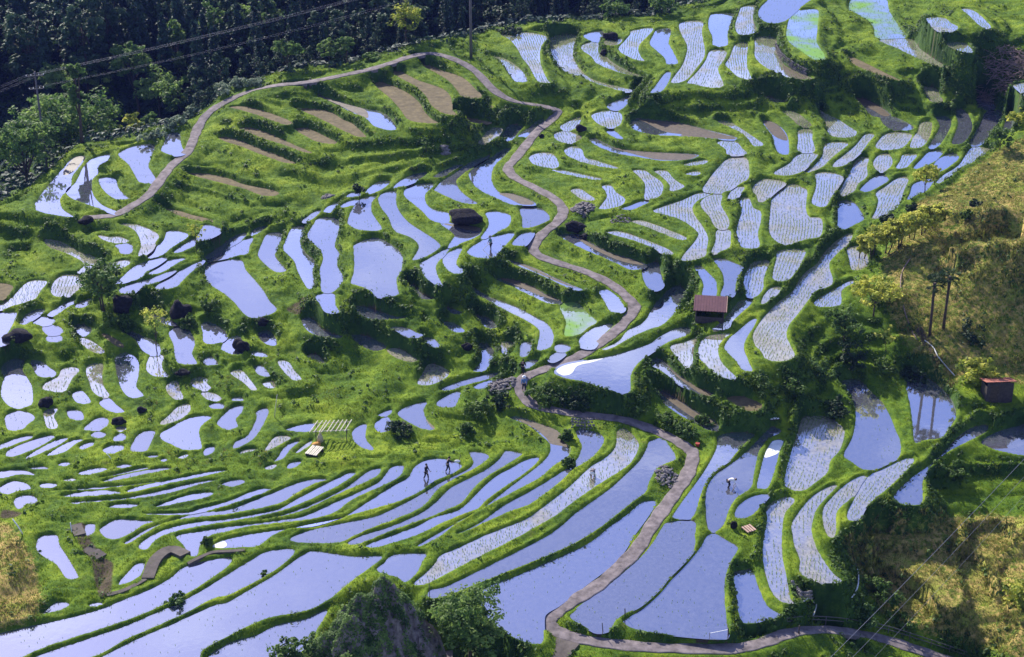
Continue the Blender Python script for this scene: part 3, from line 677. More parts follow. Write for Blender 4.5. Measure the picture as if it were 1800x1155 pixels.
CTRL = [(1800, 300, 3), (1800, 235, 1.2), (1735, 295, 1.5), (1660, 350, 2), (1600, 425, 1.4), (1560, 520, .9), (1640, 430, 2.2), (1680, 440, 3.4), (1720, 428, 4.2), (1760, 424, 4.8), (1805, 430, 5.4), (1660, 505, .6), (1700, 520, .6), (1740, 525, .9), (1785, 525, 1.2), (1815, 380, 6), (1750, 360, 4.2), (1800, 660, 2.2), (1640, 620, 2.2), (1590, 590, 2.4), (1755, 706, 1.5), (1810, 720, 1.7), (1700, 690, 1.2),
        (1660, 720, .6), (1810, 930, 1.5), (1800, 1010, 1.0), (1800, 1120, .5),
        (900, 1175, -3), (800, 1165, -2.6), (1060, 1190, -5), (1200, 1195, -5), (1330, 1190, -4.5), (700, 1150, -2.4), (600, 1160, -1.6), (0, 935, .4), (-10, 1000, .8), (30, 1060, .6), (-30, 1080, .6), (0, 360, .3), (30, 335, .2), (-40, 420, -.3), (40, 440, -.3)]
CTRL = [(u, v, nearz(u, v)+z) for u, v, z in CTRL]
CW = [(*[float(c) for c in unp(u, v, z)], z) for u, v, z in CTRL]
for x, y, z in CW:
    m = ((X-x)**2+(Y-y)**2 < .8) & (SDF > .3) & (PD > 1.2); H[m] = z; FIX |= m
def fill(H, FIX, it=50):
    lev = [(H*FIX, FIX.astype(np.float32))]
    while min(lev[-1][0].shape) > 24:
        h, w = lev[-1]; a, b = h.shape; a += a % 2; b += b % 2
        hp = np.zeros((a, b), np.float32); wp = hp.copy(); hp[:h.shape[0], :h.shape[1]] = h*(w > 0); wp[:h.shape[0], :h.shape[1]] = w > 0
        hs = hp.reshape(a//2, 2, b//2, 2).sum((1, 3)); ws = wp.reshape(a//2, 2, b//2, 2).sum((1, 3))
        lev.append((np.where(ws > 0, hs/np.maximum(ws, 1), 0).astype(np.float32), (ws > 0).astype(np.float32)))
    S = None
    for k in range(len(lev)-1, -1, -1):
        h, w = lev[k]; f = w > 0
        if S is None: S = np.full(h.shape, h[f].mean() if f.any() else 0, np.float32); n = 600
        else: S = np.repeat(np.repeat(S, 2, 0), 2, 1)[:h.shape[0], :h.shape[1]].copy(); n = it
        S[f] = h[f]
        for _ in range(n):
            P = np.pad(S, 1, 'edge'); S = (P[:-2, 1:-1]+P[2:, 1:-1]+P[1:-1, :-2]+P[1:-1, 2:])*.25; S[f] = h[f]
    return S
inp = SDF < 0; onp = (PD < HALF+.25) & (SDF > -.05)
H[inp] = ZN[inp]; FIX |= inp
H[onp] = PZ[onp]; FIX |= onp
H1 = fill(H, FIX, 40)
ring = (SDF > 0) & (SDF < .42) & (H1 < ZN+.5) & ~onp & ~fz
KIND = np.array([q['k'] for q in POLY]); DRYP = np.isin(KIND, ['d', 't'])
lipz = np.where(DRYP[np.maximum(LAB, 0)], .03, .22)
H[ring] = (np.maximum(H1, ZN)+lipz*np.sin(np.clip(SDF/.42, 0, 1)*math.pi*.75+.2))[ring]; FIX |= ring
H2 = fill(H, FIX, 40)
# banks rise steeply from the back of the lower paddy, then run on gently to the bund above
sy_, sx_ = np.gradient(SDF, ST); sl_ = np.hypot(sx_, sy_)+1e-6
def samp(A, x, y):
    i = np.clip(((x-XA)/ST+.5).astype(int), 0, NX-1); j = np.clip(((y-YA)/ST+.5).astype(int), 0, NY-1); return A[j, i]
Hup = np.maximum(samp(H2, X+sx_/sl_*1.3, Y+sy_/sl_*1.3), samp(H2, X+sx_/sl_*.8, Y+sy_/sl_*.8))
t_ = np.clip(SDF/.55, 0, 1); t_ = t_*t_*(3-2*t_); wl = ZN+(Hup-ZN)*.9*t_
up = (SDF > 0) & (SDF < 1.1) & (Hup > ZN+.25) & (PD > HALF+.4) & ~fz
fade = np.clip((1.1-SDF)/.5, 0, 1)
H2 = np.where(up, np.maximum(H2, H2+(wl-H2)*fade), H2)
def inpoly(X, Y, P):
    ins = np.zeros(np.shape(X), bool)
    for a in range(len(P)):
        A, B = P[a-1], P[a]
        if A[1] != B[1]: ins ^= ((A[1] > Y) != (B[1] > Y)) & (X < (B[0]-A[0])*(Y-A[1])/(B[1]-A[1])+A[0])
    return ins
def blur(A, n):
    for _ in range(n):
        P = np.pad(A, 1, 'edge'); A = (P[:-2, 1:-1]+P[2:, 1:-1]+P[1:-1, :-2]+P[1:-1, 2:]+A)*.2
    return A
# old overgrown terraces: the long slopes between paddies run in steps too
far_ = np.clip((np.minimum(SDF-1.1, PD-HALF-1.2))/1.2, 0, 1)*(~fz)*(1-blur(inpoly(*project(X, Y, H2), np.array([(1830, 200), (1745, 250), (1640, 335), (1560, 400), (1540, 470), (1560, 640), (1700, 700), (1830, 700)], float))*1., 6))
XW = np.pad(H2, 1, 'edge'); 
for _ in range(6): XW = np.pad((XW[:-2, 1:-1]+XW[2:, 1:-1]+XW[1:-1, :-2]+XW[1:-1, 2:])*.25, 1, 'edge')
HS = XW[1:-1, 1:-1]; stp = .85; ph_ = HS/stp+.35*np.sin(X*.21)+.3*np.sin(Y*.13+X*.07); fr_ = ph_-np.floor(ph_)
sh_ = np.clip((fr_-.62)/.38, 0, 1); sh_ = sh_*sh_*(3-2*sh_)
H2 = H2+far_*.8*((sh_-fr_)*stp)
# a few octaves of bumpiness away from water and road
def vnoise(X, Y, sc, seed):
    q = np.random.default_rng(seed); T = q.random((256, 256)).astype(np.float32)
    u = X/sc; v = Y/sc; i = np.floor(u).astype(int); j = np.floor(v).astype(int); a = u-i; b = v-j
    a = a*a*(3-2*a); b = b*b*(3-2*b); g = lambda i, j: T[j % 256, i % 256]
    return (g(i, j)*(1-a)+g(i+1, j)*a)*(1-b)+(g(i, j+1)*(1-a)+g(i+1, j+1)*a)*b-.5
NZ1 = vnoise(X, Y, 1.7, 1); NZ2 = vnoise(X, Y, .55, 2); NZ3 = vnoise(X, Y, 5.5, 3)
away = np.clip((np.minimum(SDF-.25, PD-HALF-.3))/1.2, 0, 1)
near = np.clip((np.minimum(SDF-.08, PD-HALF-.15))/.3, 0, 1)
HT = H2+away*(NZ1*.55+NZ3*.7)+near*NZ2*.16
e = np.clip(SDF/.22, 0, 1); e = e*e*(3-2*e)
HT = np.where(SDF > 0, np.where(SDF < .22, ZN+(HT-ZN)*e, HT), ZN-.14*np.clip(-SDF/.25, 0, 1))
flat = DRYP[np.maximum(LAB, 0)] & (SDF < 0)
HT = np.where(flat, ZN+NZ2*.12+NZ1*.12, HT)
pe = np.clip((PD-HALF)/.3, 0, 1)
HT = np.where((PD < HALF+.3) & (SDF > -.3), PZ-.03+(HT-PZ+.03)*pe, HT).astype(np.float32)
def hgt(x, y):
    fx = np.clip((np.asarray(x, float)-XA)/ST, 0, NX-1.001); fy = np.clip((np.asarray(y, float)-YA)/ST, 0, NY-1.001)
    i = fx.astype(int); j = fy.astype(int); a = fx-i; b = fy-j
    return (HT[j, i]*(1-a)+HT[j, i+1]*a)*(1-b)+(HT[j+1, i]*(1-a)+HT[j+1, i+1]*a)*b
def hat(x, y):
    x = float(x); y = float(y)
    if XA < x < XB-.4 and YA < y < YB-.4: return float(hgt(x, y))
    return float(forest_z(np.array([x]), np.array([y]))[0])
TT = np.linspace(100, 330, 4600)
def at(u, v):
    fx, fy, fz_ = ray(u, v); L = math.sqrt(float(fx)**2+fy**2+fz_**2)
    x, y, z = fx*TT/L, fy*TT/L, CZ+fz_*TT/L
    h = hgt(x, y); h = np.where(y > YB, forest_z(x, y), h); k = int(np.argmax(z < h))
    return Vector((float(x[k]), float(y[k]), float(h[k])))
def mpp(p): return (p.y*math.cos(PITCH)-(p.z-CZ)*math.sin(PITCH))/F
# region tints
PU, PV = project(X, Y, HT)
def zone(px): return inpoly(PU, PV, np.array(px, float))
DRY = np.zeros((NY, NX), np.float32)
for px, a in [([(1830, 225), (1745, 268), (1660, 330), (1600, 362), (1570, 420), (1545, 455), (1560, 560), (1600, 620), (1660, 690), (1720, 650), (1830, 690)], .52),
              ([(1475, 950), (1520, 925), (1560, 900), (1640, 905), (1720, 900), (1830, 905), (1830, 1170), (1640, 1120), (1560, 1100), (1530, 1050)], .56),
              ([(-20, 905), (25, 925), (60, 980), (75, 1050), (60, 1090), (-20, 1112)], .75), ([(1765, 345), (1830, 340), (1830, 395), (1785, 378)], 1.0),
              ([(200, 700), (330, 690), (330, 660), (640, 640), (640, 830), (200, 900)], .12)]:
    DRY = np.maximum(DRY, zone(px)*a)
DRY = np.maximum(DRY, np.where(flat & (KIND[np.maximum(LAB, 0)] == 'd'), .58, 0))
DRY = blur(DRY, 12)
MUD = np.zeros((NY, NX), np.float32)
for px in ([(130, 918), (152, 918), (160, 950), (185, 980), (200, 990), (195, 1050), (172, 1052), (160, 985), (135, 950)], [(1600, 570), (1620, 570), (1660, 640), (1650, 650)], [(500, 545), (535, 520), (540, 535), (525, 555)], [(0, 893), (45, 902), (20, 912), (0, 912)]):
    MUD = np.maximum(MUD, zone(px)*.9)
MUD = blur(MUD, 5)
gy, gx = np.gradient(HT, ST); SLP = np.hypot(gx, gy)
edge = np.clip(1-np.abs(SDF-.01)/.09, 0, 1)*(SDF > -.2)*(.42+.9*vnoise(X, Y, 2.6, 5))
MUD = np.maximum(np.maximum(MUD, edge*.95), np.where((SDF < -.05) & ~flat & (SLP < 1.2), 1, 0))
MUD = np.maximum(MUD, np.clip(1-np.abs(PD-HALF-.05)/.18, 0, 1)*.35)
WEED = np.clip((blur(SLP, 2)-.55)/.9, 0, 1)
FOR = np.clip((Y-RID-2)/6, 0, 1)
WEED = np.maximum(WEED, FOR)
V = np.c_[X.ravel(), Y.ravel(), HT.ravel()]
ii = np.arange(NX*NY, dtype=np.int32).reshape(NY, NX)
Fq = np.stack([ii[:-1, :-1], ii[:-1, 1:], ii[1:, 1:], ii[1:, :-1]], -1).reshape(-1, 4)
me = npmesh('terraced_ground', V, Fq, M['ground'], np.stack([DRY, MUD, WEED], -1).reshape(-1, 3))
tag(ob('terraced_ground', me), 'grassy terraced hillside with bunds and banks between the paddies', kind='structure')
# far ground beyond the sharp part
gx_ = np.arange(-320, 321, 5.); gy_ = np.arange(20, 520, 5.)
GX, GY = np.meshgrid(gx_, gy_)
cx = np.clip(GX, XA+.5, XB-.5); cy = np.clip(GY, YA+.5, YB-.5)
r_, z_ = ridge_at(np.clip(GX, rx[0], rx[-1]))
GZ = np.where(GY > r_+1.5, forest_z(np.clip(GX, rx[0], rx[-1]), GY), hgt(cx, cy))
GZ = np.where(GY < YA, hgt(cx, cy)-.25*(YA-GY)*np.clip((YA-GY)/40, 0, 1), GZ)
GZ = GZ+np.maximum(np.abs(GX)-95, 0)*.12*(GY < r_)
inside = (GX > XA-4) & (GX < XB+4) & (GY > YA-4) & (GY < YB+4)
core = (GX > XA+6) & (GX < XB-6) & (GY > YA+6) & (GY < YB-6)
GZ = np.where(inside, GZ-1.0, GZ)
jj = np.arange(GX.size, dtype=np.int32).reshape(GX.shape)
Fg = np.stack([jj[:-1, :-1], jj[:-1, 1:], jj[1:, 1:], jj[1:, :-1]], -1)
keep = ~(core[:-1, :-1] & core[1:, 1:] & core[:-1, 1:] & core[1:, :-1])
me = npmesh('hills', np.c_[GX.ravel(), GY.ravel(), GZ.ravel()], Fg[keep], M['ground'], np.stack([GX*0, GX*0, (GY > r_)*1.0], -1).reshape(-1, 3))
tag(ob('hills', me), 'wooded slopes around the terraces', kind='structure')
# ------------------------------------------------------------------ water sheets
def sheet(name, P, z, mat, kind='structure', parent=None):
    n = len(P); me = npmesh(name, np.c_[P, np.full(n, z)], np.arange(n, dtype=np.int32), mat, counts=[n], smooth=False)
    area = np.sum(P[:, 0]*np.roll(P[:, 1], -1)-np.roll(P[:, 0], -1)*P[:, 1])
    if area < 0: me.flip_normals()
    o = ob(name, me, parent)
    if kind: o['kind'] = kind
    return o
for q in POLY:
    if q['k'] in 'wsg':
        o = sheet('paddy_water', offset(q['P'], .13), q['z'], M[q['k']]); o['group'] = 'flooded rice paddies'
    elif q['k'] == 'm':
        o = sheet('fallow_earth', offset(q['P'], .13), q['z'], M['fallow']); o['group'] = 'undrained fallow paddies'
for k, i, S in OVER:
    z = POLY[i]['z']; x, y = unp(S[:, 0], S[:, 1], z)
    sheet('mud' if k == 'm' else 'scum_and_glare', np.c_[x, y], z+.005, M['mud' if k == 'm' else 'foam_glare'])  # the white sheets are scum and a painted-on cloud reflection
# ------------------------------------------------------------------ road
Lp = PATHW; d = np.gradient(Lp[:, :2], axis=0); d /= np.hypot(d[:, 0], d[:, 1])[:, None]; nn = np.c_[-d[:, 1], d[:, 0]]
rows = []
wv = 1+.08*np.sin(np.arange(len(Lp))*1.7)+.07*np.sin(np.arange(len(Lp))*.61)
for k, (s, dz) in enumerate([(-1.0, -.35), (-1.0, .02), (-.9, .05), (0, .07), (.9, .05), (1.0, .02), (1.0, -.35)]):
    rows.append(np.c_[Lp[:, :2]+nn*(HALF*s*wv)[:, None], Lp[:, 2]+dz])
A = np.stack(rows, 1); n, k = A.shape[:2]; jj = np.arange(n*k, dtype=np.int32).reshape(n, k)
Fr = np.stack([jj[:-1, :-1], jj[:-1, 1:], jj[1:, 1:], jj[1:, :-1]], -1).reshape(-1, 4)
me = npmesh('road', A.reshape(-1, 3), Fr, M['road'], smooth=False); me.flip_normals()
tag(ob('road', me), 'narrow winding concrete road through the terraces', kind='structure')
# ------------------------------------------------------------------ vegetation
def rvec(n, q):
    v = q.normal(size=(n, 3)); return v/np.linalg.norm(v, axis=1)[:, None]
def leaves(C, Nn, size, tint, q, aspect=.55, droop=0.):
    """one folded rhombus per leaf; C centres, Nn normals"""
    n = len(C); a = np.cross(Nn, rvec(n, q)); a /= np.linalg.norm(a, axis=1)[:, None]+1e-9; b = np.cross(Nn, a)
    a[:, 2] -= droop; s = size[:, None] if np.ndim(size) else size
    V = np.stack([C-a*s, C-b*s*aspect+Nn*s*.12, C+a*s, C+b*s*aspect+Nn*s*.12], 1).reshape(-1, 3)
    return V, np.arange(4*n, dtype=np.int32).reshape(n, 4), np.repeat(tint, 4, 0)
def crown_np(lobes, nleaf, size, q, clumps=9, toplight=.4):
    """lobes: (cx,cy,cz,rx,ry,rz). Leaves sit in clumps through each lobe's volume."""
    Cs = []; Ns = []; Ts = []
    for l in lobes:
        c = np.array(l[:3]); r = np.array(l[3:6])
        for k in range(clumps):
            dct = rvec(1, q)[0]; rad = q.uniform(.35, 1.0)**.6
            cc = c+dct*r*rad; cr = r.mean()*q.uniform(.26, .46); m = max(4, int(nleaf*q.uniform(.6, 1.4)))
            dv = rvec(m, q); p = cc+dv*cr*(q.random((m, 1))**.4)*np.array([1, 1, .75])
            nn = dv*.8+rvec(m, q)*.7+np.array([0, 0, .6]); nn /= np.linalg.norm(nn, axis=1)[:, None]
            t0 = q.uniform(.1, .8); tt = np.clip(t0+q.normal(size=m)*.22, 0, 1)
            tp = np.clip(q.normal(size=m)*.2+(q.random() < toplight)*q.uniform(.2, .9), 0, 1)  # sunlit foliage painted as a lighter tint on random clumps
            Cs.append(p); Ns.append(nn); Ts.append(np.c_[tt, tp, tt*0])
    C = np.concatenate(Cs); Nn = np.concatenate(Ns); T = np.concatenate(Ts)
    return leaves(C, Nn, size*q.uniform(.6, 1.3, len(C)), T, q)
def limbs(h, r, lobes, q, lean=(0, 0), stems=1):
    mb = MB()
    for s in range(stems):
        ox, oy = (q.uniform(-.25, .25), q.uniform(-.25, .25)) if stems > 1 else (0, 0)
        top = Vector((lean[0]+ox*3, lean[1]+oy*3, h)); n = 5
        pts = [Vector((ox, oy, -.3)).lerp(top, i/(n-1))+Vector((q.normal()*.05*h*.3, q.normal()*.05*h*.3, 0))*(0 < i < n-1) for i in range(n)]
        mb.tube(pts, [r*1.25]+[r*(1-.6*i/(n-1)) for i in range(1, n)], 6)
        for l in lobes[s::stems]:
            k = q.integers(2, n); a = pts[k]; e = Vector(l[:3]); m = a.lerp(e, .5)+Vector((0, 0, -.08*(e-a).length))
            mb.tube([a, m, e], [r*.5, r*.35, r*.12], 5)
    return mb
def mesh_of(mb, name, mat, smooth=True):
    return npmesh(name, np.array(mb.V), np.concatenate([np.array(f) for f in mb.F]), mat, np.array(mb.C, float), smooth, [len(f) for f in mb.F])
def make_tree(name, label, cat, loc, h, w, mat, seed, group=None, nl=7, nleaf=26, size=.2, trunkfrac=.35, r=None, toplight=.4, lean=(0, 0), stems=1, clumps=9, flatc=.8):
    """h total height, w crown width; crown of leaf clumps on a forked trunk"""
    q = np.random.default_rng(seed); lobes = []; ch = h*(1-trunkfrac)
    for k in range(nl):
        a = 2.4*k+q.uniform(-.4, .4); rr = w*.5*(.0 if k == 0 else q.uniform(.38, .62)); zz = h*trunkfrac+ch*(.5+(.22 if k == 0 else q.uniform(-.25, .22)))
        lr = w*q.uniform(.22, .32); lobes.append((lean[0]+rr*math.cos(a), lean[1]+rr*math.sin(a), zz, lr, lr, min(lr*flatc, ch*.34)))
    t = empty(name, loc); tag(t, label, cat, group)
    ob('trunk', mesh_of(limbs(h*(trunkfrac+.3), r or max(.06, h*.022), lobes, q, lean, stems), 'trunk', M['bark']), t)
    V, Fq, T = crown_np(lobes, nleaf, size, q, clumps, toplight)
    ob('crown', npmesh('crown', V, Fq, mat, T, False), t)
    return t
def make_bush(name, label, cat, loc, w, h, mat, seed, group=None, nleaf=22, size=.14, toplight=.4, nl=4, clumps=9):
    q = np.random.default_rng(seed); lobes = []
    for k in range(nl):
        a = 2.4*k+q.uniform(0, 1); rr = w*.5*(0 if k == 0 else q.uniform(.3, .6)); lr = w*q.uniform(.26, .36)
        lobes.append((rr*math.cos(a), rr*math.sin(a), h*q.uniform(.18, .5), lr, lr, h*q.uniform(.36, .5)))
    V, Fq, T = crown_np(lobes, nleaf, size, q, clumps, toplight)
    o = ob(name, npmesh(name, V, Fq, mat, T, False), None, loc)
    return tag(o, label, cat, group)
def copy_tree(o, loc, rz, s, label=None):
    c = o.copy(); COL.objects.link(c); c.location = loc; c.rotation_euler = (0, 0, rz); c.scale = (s[0], s[0], s[1]) if isinstance(s, tuple) else (s, s, s)
    if label: c['label'] = label
    for ch in o.children:
        d = ch.copy(); COL.objects.link(d); d.parent = c
    return c
# grass tufts over the banks: one mass nobody could count
def tufts(name, n, seed, mat, label, hmin, hmax, wfun, blades=3):
    q = np.random.default_rng(seed); m = n*6
    v = 1175-(1175-30)*q.random(m); u = q.uniform(-40, 1840, m)
    x = q.uniform(XA+1, XB-1, m); y = YA+1+(YB-YA-2)*q.random(m)**1.15
    i = ((x-XA)/ST+.5).astype(int).clip(0, NX-1); j = ((y-YA)/ST+.5).astype(int).clip(0, NY-1)
    pu, pv = project(x, y, HT[j, i])
    ok = ((SDF[j, i] > .06) | DRYP[LAB[j, i]]) & (PD[j, i] > HALF-.14) & (pu > -60) & (pu < 1860) & (pv > -30) & (pv < 1190) & (q.random(m) < wfun(i, j))
    idx = np.flatnonzero(ok)[:n]; x, y, i, j = x[idx], y[idx], i[idx], j[idx]; n = len(x)
    z = hgt(x, y)-.03; hh = q.uniform(hmin, hmax, n)*np.clip(.55+.5*NZ1[j, i]+.9*WEED[j, i], .4, 1.6)
    hh *= np.where(DRYP[LAB[j, i]], 1, np.clip(SDF[j, i]*1.6+.35, 0, 1))
    t0 = np.clip(.5+NZ1[j, i]*.7-WEED[j, i]*.3+q.normal(size=n)*.2, 0, 1); dr = np.clip(DRY[j, i]*1.5+NZ1[j, i]*.9-.25+q.normal(size=n)*.15, 0, 1)
    Vs = []; Ts = []
    for b in range(blades):
        a = q.uniform(0, 6.283, n); ln = q.uniform(.15, .7, n)*hh; wd = hh*q.uniform(.10, .2, n)+.012
        ox = q.normal(size=n)*.09; oy = q.normal(size=n)*.09; ca, sa = np.cos(a), np.sin(a)
        bx, by = x+ox, y+oy
        V = np.stack([np.c_[bx-sa*wd, by+ca*wd, z], np.c_[bx+sa*wd, by-ca*wd, z], np.c_[bx+ca*ln, by+sa*ln, z+hh*q.uniform(.7, 1.1, n)]], 1)
        Vs.append(V.reshape(-1, 3)); Ts.append(np.repeat(np.c_[t0, dr, t0*0], 3, 0))
    V = np.concatenate(Vs); T = np.concatenate(Ts)
    me = npmesh(name, V, np.arange(len(V), dtype=np.int32).reshape(-1, 3), mat, T, False)
    tag(ob(name, me), label, 'grass', kind='stuff')
tufts('grass', 300000, 11, M['grass'], 'bright green grass covering bunds and banks', .10, .30, lambda i, j: np.where(FOR[j, i] > .5, .05, .45+.5*(1-WEED[j, i])))
tufts('dead_grass', 70000, 12, M['straw_grass'], 'dead brown grass matted over the dry slopes and ledges', .16, .42, lambda i, j: np.clip(DRY[j, i]*2.2-.25, 0, 1), 4)
# broad leaved weeds on the steep banks
def weeds(name, n, seed, mat, label, wfun, size, per=7, spread=.22):
    q = np.random.default_rng(seed); m = n*14
    x = q.uniform(XA+1, XB-1, m); y = YA+1+(YB-YA-2)*q.random(m)**1.15
    i = ((x-XA)/ST+.5).astype(int).clip(0, NX-1); j = ((y-YA)/ST+.5).astype(int).clip(0, NY-1); pu, pv = project(x, y, HT[j, i])
    ok = (SDF[j, i] > .22) & (PD[j, i] > HALF+.25) & (pu > -60) & (pu < 1860) & (pv > -30) & (pv < 1190) & (q.random(m) < wfun(i, j, pu, pv))
    idx = np.flatnonzero(ok)[:n]; x, y, i, j = x[idx], y[idx], i[idx], j[idx]; n = len(x)
    z = hgt(x, y); dv = rvec(n*per, q); sp = spread*np.repeat(q.uniform(.5, 1.5, n), per)
    C = np.repeat(np.c_[x, y, z+.12], per, 0)+dv*sp[:, None]*np.array([1, 1, .8]); C[:, 2] = np.maximum(C[:, 2], np.repeat(z, per)+.02)
    nn = dv+np.array([0, 0, .8]); nn /= np.linalg.norm(nn, axis=1)[:, None]
    t = np.clip(np.repeat(q.uniform(.1, .75, n), per)+q.normal(size=n*per)*.2, 0, 1)
    V, Fq, T = leaves(C, nn, size*q.uniform(.6, 1.4, n*per), np.c_[t, t*0, t*0], q)
    tag(ob(name, npmesh(name, V, Fq, mat, T, False)), label, 'undergrowth', kind='stuff')
weeds('undergrowth', 26000, 21, M['weed'], 'dark weedy undergrowth on the steep terrace banks', lambda i, j, u, v: np.clip(np.clip(WEED[j, i]*1.2-.15, 0, 1)+.06*(NZ1[j, i] > .08)*(SDF[j, i] > .6), 0, 1)*(1-.8*(DRY[j, i] > .3))*(FOR[j, i] < .3), .15)
weeds('forest_undergrowth', 3500, 22, M['cedar'], 'dark undergrowth on the forest floor', lambda i, j, u, v: (FOR[j, i] > .3)*.8, .45, 8, .7)
# rice seedlings in rows
q = np.random.default_rng(31); RX = []; RT = []
for k_, pl in enumerate(POLY):
    k = pl['k']; P = pl['P']
    if k not in 'wsg': continue
    sp = .33 if k == 's' else (.42 if k == 'w' else .35)
    c = P.mean(0); e = P-c; ev, U = np.linalg.eigh(e.T @ e); ax = U[:, 1]; bx = U[:, 0]
    A = e @ ax; B = e @ bx
    a, b = np.meshgrid(np.arange(A.min(), A.max(), sp*.8), np.arange(B.min(), B.max(), sp))
    a = a.ravel()+q.normal(size=a.size)*.05; b = b.ravel()+q.normal(size=b.size)*.04+.10*np.sin(a*.5)*sp*3
    x = c[0]+a*ax[0]+b*bx[0]; y = c[1]+a*ax[1]+b*bx[1]
    pu, pv = project(x, y, pl['z'])
    i = ((x-XA)/ST+.5).astype(int); j = ((y-YA)/ST+.5).astype(int); ok = (i > 1) & (i < NX-2) & (j > 1) & (j < NY-2) & (pu > -30) & (pu < 1830)
    i = i.clip(0, NX-1); j = j.clip(0, NY-1); ok &= (SDF[j, i] < -.18) & (LAB[j, i] == k_)
    dens = {'s': .93, 'w': .0 if (k_ % 5 in (0, 2)) else .13, 'g': .25}[k]
    dens = dens*np.clip(.75+1.2*vnoise(x, y, 4.0, 77), .1, 1)
    ok &= q.random(len(x)) < dens
    RX.append(np.c_[x, y, np.full(len(x), pl['z'])][ok]); RT.append(np.full(ok.sum(), {'s': 1., 'w': .6, 'g': .9}[k]))
RX = np.concatenate(RX); RS = np.concatenate(RT); n = len(RX); Vs = []; Ts = []
for b in range(3):
    a = q.uniform(0, 6.283, n); hh = q.uniform(.13, .22, n)*RS; ln = hh*q.uniform(.2, .6, n); wd = .016+.014*RS; ca, sa = np.cos(a), np.sin(a)
    V = np.stack([np.c_[RX[:, 0]-sa*wd, RX[:, 1]+ca*wd, RX[:, 2]-.01], np.c_[RX[:, 0]+sa*wd, RX[:, 1]-ca*wd, RX[:, 2]-.01], np.c_[RX[:, 0]+ca*ln, RX[:, 1]+sa*ln, RX[:, 2]+hh]], 1)
    t = q.random(n); Vs.append(V.reshape(-1, 3)); Ts.append(np.repeat(np.c_[t, t*0, t*0], 3, 0))
V = np.concatenate(Vs); T = np.concatenate(Ts)
tag(ob('rice_seedlings', npmesh('rice_seedlings', V, np.arange(len(V), dtype=np.int32).reshape(-1, 3), M['rice'], T, False)), 'young rice seedlings planted in rows in the shallow water', 'seedlings', kind='stuff')
print('seedlings', n)
# ------------------------------------------------------------------ forest behind the ridge
def cedar_meshes(seed, h, w):
    q = np.random.default_rng(seed); mb = MB(); mb.tube([(0, 0, -1), (0, 0, h*.5), (0, 0, h*.97)], [h*.017, h*.011, .02], 6)
    Cs = []; Ns = []; Ts = []
    z = h*.10
    while z < h*.98:
        f = 1-(z/h); rad = w*.5*(f**.72)*q.uniform(.8, 1.1)+.15; nb = 7 if f > .3 else 5
        for k in range(nb):
            a = q.uniform(0, 6.283); L = rad*q.uniform(.6, 1.08); t0 = q.uniform(.05, .8)
            m = int(7+9*L/(w*.5)); s = np.sqrt(q.random(m))*.85+.15
            p = np.c_[np.cos(a)*L*s, np.sin(a)*L*s, z-.18*L*s**1.5]+q.normal(size=(m, 3))*np.array([.22, .22, .16])*(.4+L*.35)
            nn = np.c_[np.cos(a)*np.ones(m)*.6, np.sin(a)*np.ones(m)*.6, np.ones(m)*.8]+q.normal(size=(m, 3))*.55; nn /= np.linalg.norm(nn, axis=1)[:, None]
            Cs.append(p); Ns.append(nn); t = np.clip(t0+q.normal(size=m)*.2, 0, 1); Ts.append(np.c_[t, t*0, t*0])
        z += h*.028
    C = np.concatenate(Cs); V, Fq, T = leaves(C, np.concatenate(Ns), q.uniform(.22, .48, len(C)), T := np.concatenate(Ts), q, .5, .35)
    o = len(mb.V); tv = np.array(mb.V); faces = [np.array(f) for f in mb.F]; cnt = [len(f) for f in faces]
    crown = npmesh('cedar_crown', V, Fq, M['cedar'], T, False)
    return mesh_of(mb, 'cedar_trunk', M['bark']), crown
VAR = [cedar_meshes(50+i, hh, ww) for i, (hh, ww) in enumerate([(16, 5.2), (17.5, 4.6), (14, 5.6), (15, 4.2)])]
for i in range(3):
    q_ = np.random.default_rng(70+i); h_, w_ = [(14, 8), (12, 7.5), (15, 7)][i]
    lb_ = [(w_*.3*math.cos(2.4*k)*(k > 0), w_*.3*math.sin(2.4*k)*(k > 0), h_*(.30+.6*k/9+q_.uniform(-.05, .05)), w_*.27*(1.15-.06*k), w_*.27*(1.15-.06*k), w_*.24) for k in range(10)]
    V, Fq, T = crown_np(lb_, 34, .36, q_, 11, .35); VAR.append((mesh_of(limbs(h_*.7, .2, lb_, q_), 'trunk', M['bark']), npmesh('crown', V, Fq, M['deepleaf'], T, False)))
PROT = []
for i, (tm, cm_) in enumerate(VAR):
    PROT.append((tm, cm_))
q = np.random.default_rng(99); k = 0
cells = []
for xx in np.arange(-92, 74, 5.2):
    for dd in np.arange(8, 104, 5.4):
        x = xx+q.uniform(-2, 2); r0, z0 = [float(a) for a in ridge_at(x)]; y = r0+dd+q.uniform(-2, 2)
        z = float(forest_z(np.array([x]), np.array([y]))[0]); u, v = project(x, y, z)
        if u < -160 or u > 1400: continue
        sc_ = q.uniform(.8, 1.15)
        if dd < 12: sc_ *= .62
        elif dd < 18: sc_ *= .8
        lim_ = z0+.20*(dd+8)-z-(2.5 if u > 820 else 0)
        sc_ = min(sc_, max(lim_, 3.2)/16.5)
        if v < -150: continue
        if u < 345 and y < 234: continue
        vi_ = q.integers(0, 4) if q.random() < .62 else q.integers(4, 7)
        cells.append((x, y, z, sc_, vi_, q.uniform(0, 6.28)))
cells.sort(key=lambda c: c[1]-float(ridge_at(c[0])[0]))
rest = cells[290:]; cells = cells[:290]
